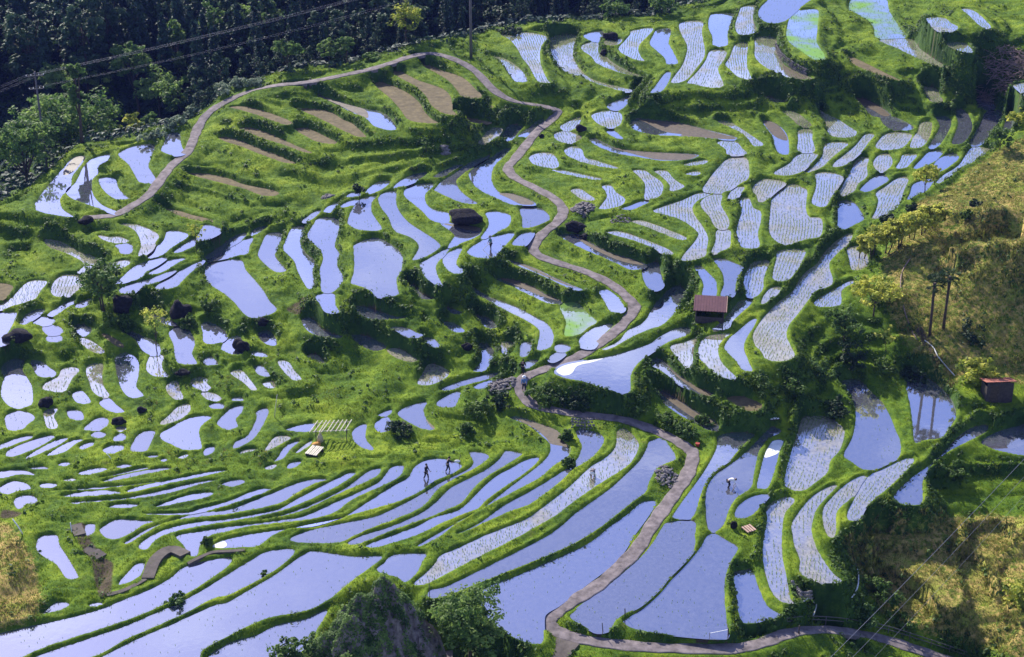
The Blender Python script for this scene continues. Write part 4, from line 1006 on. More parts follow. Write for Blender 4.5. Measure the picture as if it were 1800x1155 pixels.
for x, y, z, s, vi, rz in cells:
    tm, cm_ = VAR[vi]
    t = empty('cedar_tree' if vi < 4 else 'forest_tree', (x, y, z-.4), rz); t.scale = (s, s, s*q.uniform(.9, 1.1))
    if vi < 4: tag(t, 'dark conifer standing in the shaded forest behind the ridge', 'tree', 'dark conifers of the forest')
    else: tag(t, 'broad crowned dark tree among the conifers of the shaded forest', 'tree', 'broad crowned trees of the forest')
    ob('trunk', tm, t); ob('crown', cm_, t)
if rest:
    Vs = []; Fs = []; Ts = []; n0 = 0
    for x, y, z, s, vi, rz in rest:
        cm_ = VAR[vi][1]; n = len(cm_.vertices); co = np.empty(n*3, np.float32); cm_.vertices.foreach_get('co', co); co = co.reshape(-1, 3)*s
        c_, s_ = math.cos(rz), math.sin(rz); Vs.append(np.c_[co[:, 0]*c_-co[:, 1]*s_+x, co[:, 0]*s_+co[:, 1]*c_+y, co[:, 2]+z]); cl_ = np.empty(n*4, np.float32); cm_.color_attributes['tint'].data.foreach_get('color', cl_); Ts.append(cl_.reshape(-1, 4))
        Fs.append(np.arange(n, dtype=np.int32).reshape(-1, 4)+n0); n0 += n
    tag(ob('far_forest', npmesh('far_forest', np.concatenate(Vs), np.concatenate(Fs), M['cedar'], np.concatenate(Ts), False)), 'dark far conifers closing the view behind the forest edge', 'forest', kind='stuff')
open('/tmp/cedars.txt', 'w').write(f'{len(cells)} {len(rest)}')
# ------------------------------------------------------------------ single trees and shrubs
def dep(v): return PITCH+math.atan((v-577.5)/F)
def px2h(px, p, v): return px*mpp(p)/math.cos(dep(v))
def gz(p): return (p.x, p.y, p.z-.05)
def tree_px(u, v, hp, wp, mat, label, seed, base=None, name='tree', cat='tree', **kw):
    """hp, wp: height and crown width as seen; base=(u,v) foot when it is hidden"""
    p = at(u, v); return make_tree(name, label, cat, gz(p), px2h(hp, p, v), wp*mpp(p), M[mat], seed, **kw)
def far_tree(u, vtop, wp, back, mat, label, seed, name='tree', group=None, **kw):
    """a tree below the ridge: stands `back` metres behind it on the falling ground, its top where the photo shows it"""
    x = 0; y = 200.
    for _ in range(12):
        a = float(ray(u, vtop)[0]); r0 = float(ridge_at(x)[0]); y = back if back > 100 else r0+back
        fy, fz_ = ray(u, vtop)[1:]; x = y*a/float(fy)
    zt = CZ+y*float(fz_)/float(fy); zb = float(forest_z(np.array([x]), np.array([y]))[0])
    w_ = wp*mpp(Vector((x, y, zt))); h = zt-zb
    return make_tree(name, label, 'tree', (x, y, zb), h, w_, M[mat], seed, group, **kw)
K = dict(nl=9, nleaf=34, size=.27, clumps=11)
far_tree(32, 213, 118, 197, 'sunbroad', 'dark leafy tree at the end of the ridge, its two trunks bare below', 101, trunkfrac=.42, **K)
far_tree(112, 160, 178, 214, 'sunbroad', 'big round leafy tree before the utility pole with crossarms', 102, trunkfrac=.12, nl=14, nleaf=36, size=.3, clumps=13)
far_tree(150, 112, 95, 238, 'sunbroad', 'flat topped light green tree behind the big round tree', 103, trunkfrac=.4, nl=7, nleaf=30, size=.28, toplight=.8, flatc=.55)
far_tree(95, 112, 75, 234, 'sunbroad', 'loose light green tree behind the utility pole with crossarms', 104, trunkfrac=.45, nl=7, nleaf=26, size=.28, toplight=.7)
far_tree(272, 113, 82, 229, 'sunbroad', 'sunlit pale green tree above the three round edged paddies', 105, trunkfrac=.3, nl=8, nleaf=30, size=.25, toplight=.8)
far_tree(310, 135, 85, 225, 'sunbroad', 'leafy sunlit tree beside the pale bamboo grass along the ridge road', 106, trunkfrac=.3, nl=8, nleaf=28, size=.25, toplight=.6)
far_tree(232, 198, 46, 212, 'bright', 'small yellow green tree under the pale green tree', 107, trunkfrac=.25, nl=5, nleaf=26, size=.2)
far_tree(262, 200, 46, 213, 'sunbroad', 'low dark tree between the yellow green tree and the ridge road', 108, trunkfrac=.2, nl=5, nleaf=26, size=.2)
far_tree(229, 58, 74, 34, 'sunbroad', 'tall dull green tree with a narrow rounded top in the forest edge', 109, trunkfrac=.3, nl=9, nleaf=30, size=.3, toplight=.1)
far_tree(125, 82, 40, 24, 'sunbroad', 'small pointed tree rising behind the flat topped light tree', 110, trunkfrac=.25, nl=6, nleaf=28, size=.3, toplight=.1)
far_tree(300, 10, 56, 36, 'sunbroad', 'tall slender leafy tree left of the ivy covered tree', 111, trunkfrac=.2, nl=10, nleaf=30, size=.3, toplight=.2, flatc=1.3)
far_tree(358, -25, 52, 34, 'sunbroad', 'very tall ivy covered tree with a yellow green tuft half way', 112, trunkfrac=.1, nl=12, nleaf=32, size=.28, toplight=.35, flatc=1.6)
far_tree(455, -10, 80, 30, 'sunbroad', 'tall grey green tree under the power lines', 113, trunkfrac=.2, nl=10, nleaf=28, size=.28, toplight=.15, flatc=1.4)
far_tree(503, 66, 52, 6, 'sunbroad', 'short leafy tree at the forest edge below the power lines', 114, trunkfrac=.25, nl=6, nleaf=26, size=.24, toplight=.3)
far_tree(577, 64, 38, 6, 'sunbroad', 'pale sunlit young tree, the first of two at the dark forest edge', 115, trunkfrac=.25, nl=5, nleaf=24, size=.22, toplight=.8)
far_tree(608, 64, 38, 5, 'sunbroad', 'grey green young tree, the second of two at the dark forest edge', 116, trunkfrac=.25, nl=5, nleaf=24, size=.22, toplight=.3)
far_tree(655, 95, 36, 3, 'sunbroad', 'low shrubby tree by the bend where the ridge road peaks', 117, trunkfrac=.2, nl=5, nleaf=22, size=.2, toplight=.3)
far_tree(712, 6, 64, 7, 'bright', 'yellow green tree glowing in front of the dark forest', 118, trunkfrac=.35, nl=7, nleaf=20, size=.22, toplight=.2)
far_tree(1080, 0, 60, 4, 'sunbroad', 'dark tree with glinting leaves behind the black boulder on the crest', 119, trunkfrac=.2, nl=6, nleaf=24, size=.24, toplight=.25)
far_tree(1165, -6, 60, 4, 'sunbroad', 'dark leafy tree behind the crest right of the glinting tree', 120, trunkfrac=.2, nl=6, nleaf=24, size=.24, toplight=.3)
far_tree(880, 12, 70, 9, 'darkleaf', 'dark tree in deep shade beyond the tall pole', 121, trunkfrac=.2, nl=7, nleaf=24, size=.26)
q = np.random.default_rng(5)
for i, (u, v) in enumerate([(262, 248), (280, 237), (298, 226), (316, 214), (334, 202), (352, 190), (372, 175), (392, 163), (414, 152), (436, 148), (455, 147)]):
    p = at(u, v+6); make_bush('bamboo_grass_clump', 'pale grey green clump of bamboo grass in the hedge along the ridge road', 'shrub', (p.x, p.y+.7, p.z-.1), 2.4+q.uniform(-.3, .6), 1.5+q.uniform(-.2, .5), M['bamboograss'], 300+i, 'bamboo grass hedge along the road', nleaf=20, size=.17, nl=4)
tree_px(183, 545, 86, 88, 'broad', 'spreading dark green tree on the boulder among small paddies', 131, trunkfrac=.3, nl=9, nleaf=24, size=.2, toplight=.5, stems=2)
tree_px(346, 445, 54, 38, 'bright', 'thin young yellow tree on the long bund', 132, trunkfrac=.35, nl=5, nleaf=12, size=.14, r=.05, clumps=6)
tree_px(277, 622, 90, 62, 'bright', 'airy yellow leaved tree standing in the small paddies', 133, trunkfrac=.35, nl=7, nleaf=9, size=.14, r=.06, clumps=7)
tree_px(749, 266, 26, 20, 'broad', 'lone sapling on the green slope below the fallow terraces', 134, trunkfrac=.3, nl=4, nleaf=12, size=.12, clumps=5)
tree_px(632, 348, 26, 26, 'darkleaf', 'small dark bush on the bund, mirrored in the paddy', 135, trunkfrac=.2, nl=5, nleaf=20, size=.13)
for i, (u, v, hp, wp, lb) in enumerate([(1512, 458, 52, 38, 'yellow green fruit tree at the lower end of the slanting row'), (1536, 452, 60, 48, 'second yellow green fruit tree from the lower end of the row'), (1556, 447, 58, 46, 'third yellow green fruit tree from the lower end of the row'), (1580, 436, 62, 50, 'fourth yellow green fruit tree in the row, its leaning trunk in view'),
                                        (1602, 421, 52, 48, 'fifth yellow green fruit tree of the slanting row'), (1624, 412, 50, 46, 'sixth yellow green fruit tree, with slanting dark stems'), (1642, 402, 44, 42, 'upper end fruit tree of the slanting yellow green row')]):
    tree_px(u, v, hp, wp, 'bright', lb, 140+i, name='fruit_tree', group='fruit trees in the row on the dry slope', trunkfrac=.28, nl=8, nleaf=30, size=.18, toplight=.75, stems=2, lean=(q.uniform(.1, .5), 0))
tree_px(1625, 339, 46, 40, 'bright', 'small yellow fruit tree at the paddy corner under the golden slope', 150, name='fruit_tree', trunkfrac=.38, nl=6, nleaf=18, size=.15, toplight=.8)
tree_px(1644, 325, 36, 26, 'bright', 'slim yellow fruit tree right behind the paddy corner tree', 151, name='fruit_tree', trunkfrac=.4, nl=4, nleaf=16, size=.14, toplight=.8, lean=(-.4, 0))
tree_px(1757, 264, 42, 44, 'broad', 'dark round tree with a light crown at the head of the golden slope', 152, trunkfrac=.15, nl=6, nleaf=26, size=.16, toplight=.6)
tree_px(1788, 222, 30, 40, 'bright', 'yellow green bush at the photo edge above the golden slope', 153, trunkfrac=.15, nl=5, nleaf=20, size=.16)
tree_px(1535, 556, 66, 84, 'bright', 'broad bright tree with a forked trunk above the paddy bank', 154, trunkfrac=.32, nl=9, nleaf=26, size=.18, toplight=.75)
tree_px(1483, 600, 60, 64, 'broad', 'rounded mid green tree below the broad bright tree', 155, trunkfrac=.28, nl=8, nleaf=26, size=.17, toplight=.6)
tree_px(1556, 618, 52, 40, 'bright', 'sparse young tree with sprigs of pale leaves', 156, trunkfrac=.3, nl=6, nleaf=7, size=.17, r=.04, clumps=5)
tree_px(826, 1166, 132, 128, 'sunbroad', 'dense dark green tree beside the mossy rock outcrop', 157, trunkfrac=.22, nl=11, nleaf=40, size=.17, toplight=.45, clumps=12)
for i, (u, v, w_, h_, mt, lb, sz) in enumerate([
    (1706, 600, 66, 62, 'darkleaf', 'large dark glossy bush right of the two palms', .16), (1720, 668, 94, 62, 'bright', 'big bright leafed bush above the rusty roofed shed', .26), (1714, 360, 28, 18, 'darkleaf', 'small round dark bush alone on the golden slope', .13),
    (1605, 372, 30, 22, 'darkleaf', 'dark spiky bush at the top of the fruit tree row', .2), (1560, 388, 34, 20, 'darkleaf', 'low dark spiky bush behind the fruit tree row', .2), (1700, 383, 26, 22, 'weed', 'dull green bush halfway up the golden slope', .14),
    (1792, 1062, 74, 66, 'bright', 'bright green bush at the photo edge on the dry terraces', .22), (1545, 1052, 74, 50, 'weed', 'broad dark green bush beside the white bent pipe', .18), (1515, 1085, 70, 36, 'broad', 'sunlit low bush just above the road', .16), (1580, 1100, 60, 36, 'weed', 'rounded bush above the road rail', .16),
    (997, 772, 24, 30, 'weed', 'leafy bush growing on the stone wall under the road', .14), (1000, 815, 30, 14, 'weed', 'bush hanging over the bund into the water', .13), (310, 1058, 40, 20, 'broad', 'tuft of tall weeds on the lower bund', .14), (463, 1010, 20, 12, 'weed', 'small weed tuft on the diagonal bund', .12), (366, 958, 24, 26, 'weed', 'bush between two paddy ends by the concrete ramp', .13),
    (845, 730, 60, 40, 'weed', 'grey green bush on the shaded bank', .15), (880, 715, 50, 40, 'darkleaf', 'dark bush on the bank under the rubble', .15), (820, 762, 40, 26, 'weed', 'bush at the foot of the shaded bank', .14), (955, 705, 66, 44, 'weed', 'thick green bush inside the bend of the road', .15), (1010, 715, 60, 36, 'darkleaf', 'dark bush on the bank above the road', .15),
    (1120, 720, 60, 34, 'weed', 'rank green bush on the bank below the big pale paddy', .15), (1170, 745, 60, 30, 'weed', 'bush on the bank just behind the road bend', .15), (1205, 765, 44, 30, 'broad', 'bright bush at the outer road bend', .14), (1340, 690, 60, 44, 'weed', 'overgrown bush over the muddy fallow paddy', .16), (1390, 690, 66, 46, 'weed', 'dense green bush on the overgrown knoll', .16),
    (1440, 660, 60, 40, 'broad', 'light green weedy bush on the knoll above the pond', .16), (1470, 728, 66, 40, 'darkleaf', 'dark bush above the largest planted paddy', .15), (1500, 640, 60, 60, 'darkleaf', 'deep shaded bush below the rounded green tree', .18), (1555, 655, 60, 44, 'weed', 'shrub at the foot of the sparse young tree', .16), (1600, 668, 60, 40, 'darkleaf', 'dark shrub overhanging the narrow upper pond', .16),
    (1680, 845, 50, 30, 'weed', 'weedy bush on the grassy step between dark walls', .15), (330, 575, 40, 34, 'weed', 'bush beside the dark boulder on the green bank', .15), (370, 545, 44, 30, 'weed', 'weedy bush below the big milky paddy', .15), (205, 575, 60, 40, 'weed', 'shady bush under the spreading tree', .15),
    (700, 760, 70, 30, 'darkleaf', 'dark bush on the curved bank of small crescents', .15), (900, 60, 50, 20, 'darkleaf', 'shaded bush at the crest behind the planted paddies', .18), (1235, 745, 40, 30, 'weed', 'weedy bush on the inner side of the road', .14), (500, 1158, 70, 44, 'broad', 'bright bush at the bottom left of the mossy rock', .16), (545, 1152, 64, 44, 'broad', 'bushy foliage hugging the mossy rock foot', .16)]):
    p = at(u, v); make_bush('bush', lb, 'bush', (p.x, p.y, p.z-.12), w_*mpp(p)*.92, px2h(h_, p, v)*.78, M[mt], 400+i, nleaf=24, size=sz)
# two palms
def palm(u, v, hp, label, seed, lean):
    p = at(u, v); h = px2h(hp, p, v); q = np.random.default_rng(seed); t = empty('palm_tree', gz(p)); tag(t, label, 'palm')
    mb = MB(); mb.tube([(0, 0, -.3), (lean*.4, 0, h*.35), (lean*.9, 0, h*.7), (lean, 0, h*.93)], [.17, .13, .14, .19], 7); mb.build('trunk', M['bark'], t, True)
    Vs = []; Fs = []; Ts = []; n0 = 0
    for k in range(34):
        a = q.uniform(0, 6.283); el = q.uniform(-.9, 1.3); L = q.uniform(.5, .8); c = np.array([lean+math.cos(a)*math.cos(el)*L, math.sin(a)*math.cos(el)*L, h*.93+math.sin(el)*L])
        ax = np.array([math.cos(a)*math.cos(el), math.sin(a)*math.cos(el), math.sin(el)]); sd = np.array([-math.sin(a), math.cos(a), 0])
        for s in np.linspace(-1.25, 1.25, 9):
            d = ax*math.cos(s)+sd*math.sin(s); e = c+d*.62+np.array([0, 0, -.12]); wv = np.cross(d, [0, 0, 1.]); wv = wv/(np.linalg.norm(wv)+1e-6)*.045
            Vs += [c-wv*.3, c+wv*.3, c+d*.35+wv, e]; Fs.append([n0, n0+1, n0+2, n0+3]); n0 += 4; tt = q.random(); Ts += [(tt, 0, 0)]*4
    ob('crown', npmesh('crown', np.array(Vs), np.array(Fs, np.int32), M['palm'], np.array(Ts), False), t)
palm(1634, 590, 98, 'slim fan palm, the shorter of the two on the dry slope', 1, -.1)
palm(1658, 578, 98, 'fan palm with the fuller head, the taller of the pair', 2, .05)
# ------------------------------------------------------------------ boulders, outcrop, heaps, walls
for i, (u, v, w_, h_, lb) in enumerate([(817, 390, 64, 38, 'huge black boulder between the curved paddies'), (425, 616, 32, 32, 'round black boulder like a wheel in a small paddy'), (1073, 68, 32, 17, 'black flat boulder on the crest beside a bright paddy'), (1008, 405, 42, 26, 'dark boulder inside the road bend under the rubble'), (1020, 230, 18, 14, 'small dark rock by the stepping crescent paddies'),
    (319, 555, 40, 40, 'tall dark boulder on the weedy bank'), (214, 545, 38, 36, 'black boulder under the spreading tree'), (33, 595, 50, 24, 'long dark boulder beside a muddy paddy'), (150, 392, 30, 18, 'dark boulder at the low end of the ridge road'), (80, 712, 28, 20, 'slanting black rock among the tiny paddies'),
    (250, 724, 20, 15, 'little black rock below the tadpole shaped paddy'), (821, 613, 20, 17, 'grey boulder in the grass near white strips'), (208, 744, 26, 16, 'dark rock over a round little paddy'), (322, 658, 26, 12, 'low dark rock beneath a violet paddy'), (1062, 95, 18, 12, 'dark rock at the tip of the double crescent'),
    (462, 572, 26, 18, 'black boulder below the milky paddy'), (1290, 928, 14, 20, 'bluish upright rock at the tip of the cloudy paddy'), (952, 242, 10, 11, 'dark stone beside the road'), (1028, 418, 18, 12, 'dark stone at the head of the long muddy paddy')]):
    p = at(u, v); m_ = mpp(p); mb = MB(); W_ = w_*m_*.43; Hh = px2h(h_, p, v)*.74
    mb.blob((0, 0, Hh*.30), (W_, W_*.7, Hh*.55), 3, .42, 20+i); tag(mb.build('boulder', M['rock'], None, True, gz(p)), lb, 'boulder')
def outcrop():
    p = at(668, 1168); q = np.random.default_rng(3); n = 110; W_ = 126*mpp(p); Hh = px2h(150, p, 1100)
    x = np.linspace(-1, 1, n); gx, gy = np.meshgrid(x, x)
    wx = gx+.22*vnoise(gx*4+9, gy*4+9, 1.1, 31); wy = gy+.3*vnoise(gx*4+40, gy*4+40, 1.1, 32)
    rr = np.maximum(np.hypot(wx, wy*.8), np.abs(wx)*.75+np.abs(wy)*.55); base = np.clip(1-rr, 0, 1)
    z = Hh*np.clip(base**.72*1.10+.16*np.clip(.5-np.abs(wx-.18-.35*wy), 0, 1)*base, 0, 1.2)
    for sc_, am, sd in ((1.9, 1.5, 1), (.8, .85, 2), (.36, .42, 3), (.17, .2, 4)):
        z = z+am*(.38-np.abs(vnoise(gx*W_+50, gy*W_+50+.6*gx*W_, sc_, sd))*2)*np.clip(base*5, 0, 1)
    V = np.c_[(gx*W_).ravel(), (gy*W_*.7).ravel(), (z-.7).ravel()]; ii = np.arange(n*n, dtype=np.int32).reshape(n, n)
    Fq = np.stack([ii[:-1, :-1], ii[:-1, 1:], ii[1:, 1:], ii[1:, :-1]], -1).reshape(-1, 4)
    o = ob('rock_outcrop', npmesh('rock_outcrop', V, Fq, M['outcrop'], None, False), None, (p.x, p.y-1.0, p.z)); tag(o, 'pointed mossy rock outcrop hung with creepers in front of the lower paddies', 'rock')
    m = 5200; gxr = q.uniform(-.9, .9, m); gyr = q.uniform(-.95, .4, m); cov = vnoise(gxr*3+5, gyr*3+5, .55, 8); k = (np.hypot(gxr, gyr*.8) < .95) & ((gxr-.9*cov < .0) | ((gxr > .28) & (cov > .05)) | (q.random(m) < .08)); gxr, gyr = gxr[k], gyr[k]
    i = ((gxr+1)/2*(n-1)).astype(int); j = ((gyr+1)/2*(n-1)).astype(int); C0 = np.c_[gxr*W_, gyr*W_*.7, z[j, i]-.7]; per = 9
    dv = rvec(len(C0)*per, q); C = np.repeat(C0, per, 0)+dv*.2; nn = dv+np.array([0, -.3, .9]); nn /= np.linalg.norm(nn, axis=1)[:, None]; t = np.clip(np.repeat(.5+vnoise(gxr*4, gyr*4, .5, 12)+q.normal(size=len(gxr))*.15, per)+q.normal(size=len(C))*.15, 0, 1)
    V, Fq, T = leaves(C, nn, q.uniform(.06, .13, len(C)), np.c_[t, np.clip(t-.35, 0, 1)*1.3*(q.random(len(t)) < .6), t*0], q); ob('creepers', npmesh('creepers', V, Fq, M['sunbroad'], T, False), o)
outcrop()
def heap(name, label, cat, u, v, wp, hp, mat, seed, n=90, sz=.16, dp=.7, twig=False):
    p = at(u, v); q = np.random.default_rng(seed); mb = MB(); W_ = wp*mpp(p)*.5; Hh = px2h(hp, p, v)
    for k in range(n):
        a = q.uniform(0, 6.283); r_ = math.sqrt(q.random()); x, y = r_*math.cos(a)*W_, r_*math.sin(a)*W_*dp; z = hat(p.x+x, p.y+y)-p.z+Hh*(1-r_**1.6)*q.uniform(.5, 1)
        if twig:
            d = Vector((q.normal()*1.1, q.normal()*.8, q.normal()*.35)).normalized()*q.uniform(.6, 1.6); c = Vector((x, y, z)); mb.tube([c-d, c+Vector((0, 0, q.uniform(-.1, .2))), c+d], [.05, .04, .015], 4, False)
        else:
            s = sz*q.uniform(.6, 1.5); mb.blob((x, y, z), (s*q.uniform(.8, 1.5), s, s*.7), 1, .3, seed*100+k)
    tag(mb.build(name, M[mat], None, False, (p.x, p.y, p.z)), label, cat)
heap('brush_pile', 'big heap of cut brown branches at the photo edge', 'brush pile', 1772, 136, 100, 26, 'twig', 5, 330, twig=True, dp=.9)
heap('stone_heap', 'heap of pale stones with weeds between road and water', 'stone heap', 1172, 838, 40, 5, 'stone', 6, 120, .12, 1.7)
heap('rubble_heap', 'spill of pale rubble at the road head above the shaded bank', 'rubble', 884, 680, 48, 9, 'stone', 7, 190, .14, .9)
heap('rubble_heap', 'pile of broken stones beside the S bend of the road', 'rubble', 1025, 374, 42, 6, 'stone', 8, 170, .15, 1.1)
heap('rubble_heap', 'small scatter of stones on the grass near the left slope', 'rubble', 577, 347, 24, 5, 'stone', 9, 90, .15, 1.0)
heap('rubble_heap', 'grey stones lying on the bund by the little dark bank', 'rubble', 783, 268, 17, 6, 'stone', 10, 60, .19, .8)
heap('rubble_heap', 'line of pale stones below the planted strips', 'rubble', 1092, 386, 40, 4, 'stone', 12, 60, .1, .8)
def stone_wall(label, pts, rows, seed, sz=.2):
    q = np.random.default_rng(seed); P = [at(u, v) for u, v in pts]; o0 = P[0]; mb = MB()
    L = catmull_open(np.array([tuple(p) for p in P]), 10); acc = np.r_[0, np.cumsum(np.linalg.norm(np.diff(L[:, :2], axis=0), axis=1))]
    for r_ in range(rows):
        s = q.uniform(0, .2)
        while s < acc[-1]:
            c = np.array([np.interp(s, acc, L[:, k]) for k in range(3)]); st_ = sz*q.uniform(.75, 1.3)
            mb.blob((c[0]-o0.x+q.normal()*.03, c[1]-o0.y+.12+r_*sz*.6, c[2]-o0.z+r_*sz*1.25), (st_*.75, sz*.6, sz*.72), 1, .25, int(s*1000)+r_*77+seed); s += st_*1.4
    tag(mb.build('stone_wall', M['stone'], None, False, tuple(o0)), label, 'stone wall')
stone_wall('dark cobble retaining wall under the green algae paddy', [(1364, 88), (1374, 104), (1388, 117), (1402, 126), (1418, 134)], 4, 1, .2)
stone_wall('bluish cobble wall under the long paddy on the lower right', [(1392, 1034), (1400, 1046), (1412, 1056), (1428, 1062)], 3, 2, .2)
stone_wall('low stone facing between the water paddy and the road culvert', [(1005, 753), (1018, 755), (1032, 755), (1044, 754)], 4, 3, .2)
# concrete ruin, lower left corner
def ribbon_wall(name, label, cat, pts, w_, h_, mat):
    P = [at(u, v) for u, v in pts]; L = catmull_open(np.array([tuple(p) for p in P]), 4); d = np.gradient(L[:, :2], axis=0); d /= np.hypot(d[:, 0], d[:, 1])[:, None]+1e-9; nn = np.c_[-d[:, 1], d[:, 0]]
    o0 = L[0]; A = np.stack([np.c_[L[:, :2]+nn*s*w_/2-o0[:2], L[:, 2]+dz-o0[2]] for s, dz in ((-1, -.6), (-1, h_), (1, h_), (1, -.6))], 1); n = len(L); ii = np.arange(n*4, dtype=np.int32).reshape(n, 4)
    Fs = np.concatenate([np.stack([ii[:-1, a], ii[:-1, (a+1) % 4], ii[1:, (a+1) % 4], ii[1:, a]], -1) for a in range(4)]+[ii[:1, ::-1], ii[-1:]])
    return tag(ob(name, npmesh(name, A.reshape(-1, 3), Fs, M[mat], None, False), None, tuple(o0)), label, cat)
ribbon_wall('concrete_ramp', 'curved brown concrete ramp rising between the lower left paddies', 'ramp', [(260, 1018), (274, 984), (300, 967), (326, 976)], 1.0, .12, 'conc')
ribbon_wall('retaining_wall', 'low crumbling brown wall running along the head of the big lower paddy', 'wall', [(330, 992), (350, 982), (375, 972), (405, 970), (430, 968)], .35, .1, 'conc')
ribbon_wall('concrete_path', 'cracked concrete footpath beside the lower left paddies', 'path', [(188, 1046), (212, 1040), (235, 1030), (256, 1018)], .4, .04, 'conc')
ribbon_wall('concrete_slab', 'weathered grey concrete slab beside a tiny square paddy', 'slab', [(133, 924), (136, 932), (141, 942)], .95, .12, 'conc')
ribbon_wall('concrete_slab', 'tilted concrete slab broken along its crack', 'slab', [(152, 965), (164, 972), (178, 982)], 1.1, .15, 'conc')
ribbon_wall('concrete_ramp', 'grey concrete ramp dropping from the sharp lower road bend', 'ramp', [(998, 1128), (988, 1140), (976, 1156), (965, 1172)], 1.9, .1, 'conc')
# ------------------------------------------------------------------ sheds
def shed_open():
    p = at(1249, 566); m_ = mpp(p); W_ = 52*m_; t = empty('open_shed', (p.x, p.y+.9, p.z-.05), R(-8)); tag(t, 'low open fronted wooden shed with a maroon roof by the planted paddies', 'shed'); D = 2.0
    for sx in (-1, 1):
        for sy in (-1, 1):
            mb = MB(); mb.tube([(sx*W_*.46, sy*D*.45, -.4), (sx*W_*.46, sy*D*.45, 1.25 if sy < 0 else 1.7)], .06, 6); mb.build('post', M['wood'], t)
    mb = MB()
    for k in range(9): mb.box((-W_*.46+W_*.92*(k+.5)/9, D*.5, .75), (W_*.92/9-.015, .04, 1.7))
    mb.build('back_wall', M['wood'], t)
    for sx in (-1, 1):
        mb = MB()
        for k in range(6): mb.box((sx*(W_*.47), -D*.4+D*.85*(k+.5)/6, .6), (.04, D*.85/6-.015, 1.3))
        mb.build('side_wall', M['wood'], t)
    mb = MB(); mb.box((0, -D*.5, .25), (W_*.9, .05, .7)); mb.build('front_board', M['wood'], t)
    mb = MB(); ang = .22; mb.box((0, 0, 1.62), (W_*1.1, D*1.28, .06), rx=ang)
    for k in range(12): mb.box((-W_*.52+W_*1.04*k/11, 0, 1.665), (.05, D*1.27, .035), rx=ang)
    mb.build('roof', M['roof'], t)
    mb = MB(); mb.box((W_*.557, 0, 1.63), (.06, D*1.3, .12), rx=ang); mb.build('fascia', M['plank'], t)
shed_open()
def shed_red():
    p = at(1754, 708); m_ = mpp(p); W_ = 47*m_; t = empty('tool_shed', (p.x, p.y+.8, p.z-.1), R(4)); tag(t, 'dark tool shed with a rusty red tin roof on the right slope', 'shed'); h = px2h(38, p, 700)
    mb = MB()
    for k in range(10): mb.box((-W_*.5+W_*(k+.5)/10, -.8, h*.46), (W_/10-.012, .04, h*.98))
    for sx in (-1, 1): mb.box((sx*W_*.5, 0, h*.38), (.04, 1.62, h*.76))
    mb.box((0, .8, h*.34), (W_, .04, h*.7)); mb.build('wall', M['wood'], t)
    mb = MB(); mb.box((-W_*.2, -.83, h*.42), (.8, .03, h*.8)); d_ = mb.build('door', M['bark'], t)
    mb = MB(); mb.box((.12-W_*.2+.2, -.86, h*.42), (.05, .04, .14)); mb.build('handle', M['pole'], d_)
    mb = MB(); mb.box((0, 0, h*.9), (W_*1.16, 2.1, .05), rx=-.30)
    for k in range(14): mb.box((-W_*.56+W_*1.12*k/13, 0, h*.9+.035), (.05, 2.08, .03), rx=-.30)
    mb.build('roof', M['rust'], t)
shed_red()
# ------------------------------------------------------------------ poles and cables
def pole(u, vbase, vtop, label, back, arms, r=.14):
    if back is None: p = at(u, vbase)
    else:
        x = 0
        for _ in range(10): y = back if back > 100 else float(ridge_at(x)[0])+back; x = y*float(ray(u, vtop)[0])/float(ray(u, vtop)[1])
        p = Vector((x, y, hat(x, y)))
    fx, fy, fz_ = ray(u, vtop); zt = CZ+p.y*float(fz_)/float(fy); h = zt-p.z
    t = empty('utility_pole', (p.x, p.y, p.z-.3)); tag(t, label, 'pole')
    mb = MB(); mb.tube([(0, 0, 0), (0, 0, h*.5), (0, 0, h+.3)], [r*1.3, r*1.1, r*.8], 8); mb.build('post', M['pole'], t, True); pts = []
    for za, L in arms:
        mb = MB(); mb.box((0, -.12, h+za), (L, .09, .1), rz=.3); mb.build('crossarm', M['pole'], t)
        for k in (-1, -.45, .45, 1):
            x_, y_ = math.cos(.3)*k*L*.48, math.sin(.3)*k*L*.48-.12; mb = MB(); mb.tube([(x_, y_, h+za+.02), (x_, y_, h+za+.12), (x_, y_, h+za+.2)], [.03, .07, .05], 6); mb.build('insulator', M['white'], t)
            pts.append(Vector((p.x+x_, p.y+y_, p.z-.3+h+za+.2)))
    return pts
A1 = pole(61, 320, 126, 'utility pole with two crossarms among the left trees', 206.0, [(-.2, 2.2), (-1.9, 1.8)], .13)
A2 = pole(828, 102, -62, 'tall pole in the shade where the ridge road peaks', None, [(-.3, 2.2), (-2.2, 1.8)], .16)
q = np.random.default_rng(4)
def cable(a, b, sag, label, r=.008, group=None):
    mb = MB(); pts = [a.lerp(b, i/20)-Vector((0, 0, sag*4*(i/20)*(1-i/20))) for i in range(21)]; mb.tube([p-a for p in pts], r, 4, False)
    tag(mb.build('power_cable', M['wire'], None, False, tuple(a)), label, 'cable', group)
lb = ['outermost', 'second', 'third', 'innermost']
for k in range(4):
    cable(A1[k], A2[k], .5, f'{lb[k]} cable on the upper arm between the two utility poles', group='cables across the forest')
    if k % 2 == 0: cable(A1[4+k], A2[4+k], .8, ['first', '', 'second'][k]+' cable on the lower arm between the two utility poles', group='cables across the forest')
    e = Vector((A1[k].x-42, A1[k].y-18, A1[k].z-13)); cable(A1[k], e, .4, f'{lb[k]} cable falling away past the photo edge from the crossarm pole', group='cables leaving the crossarm pole')
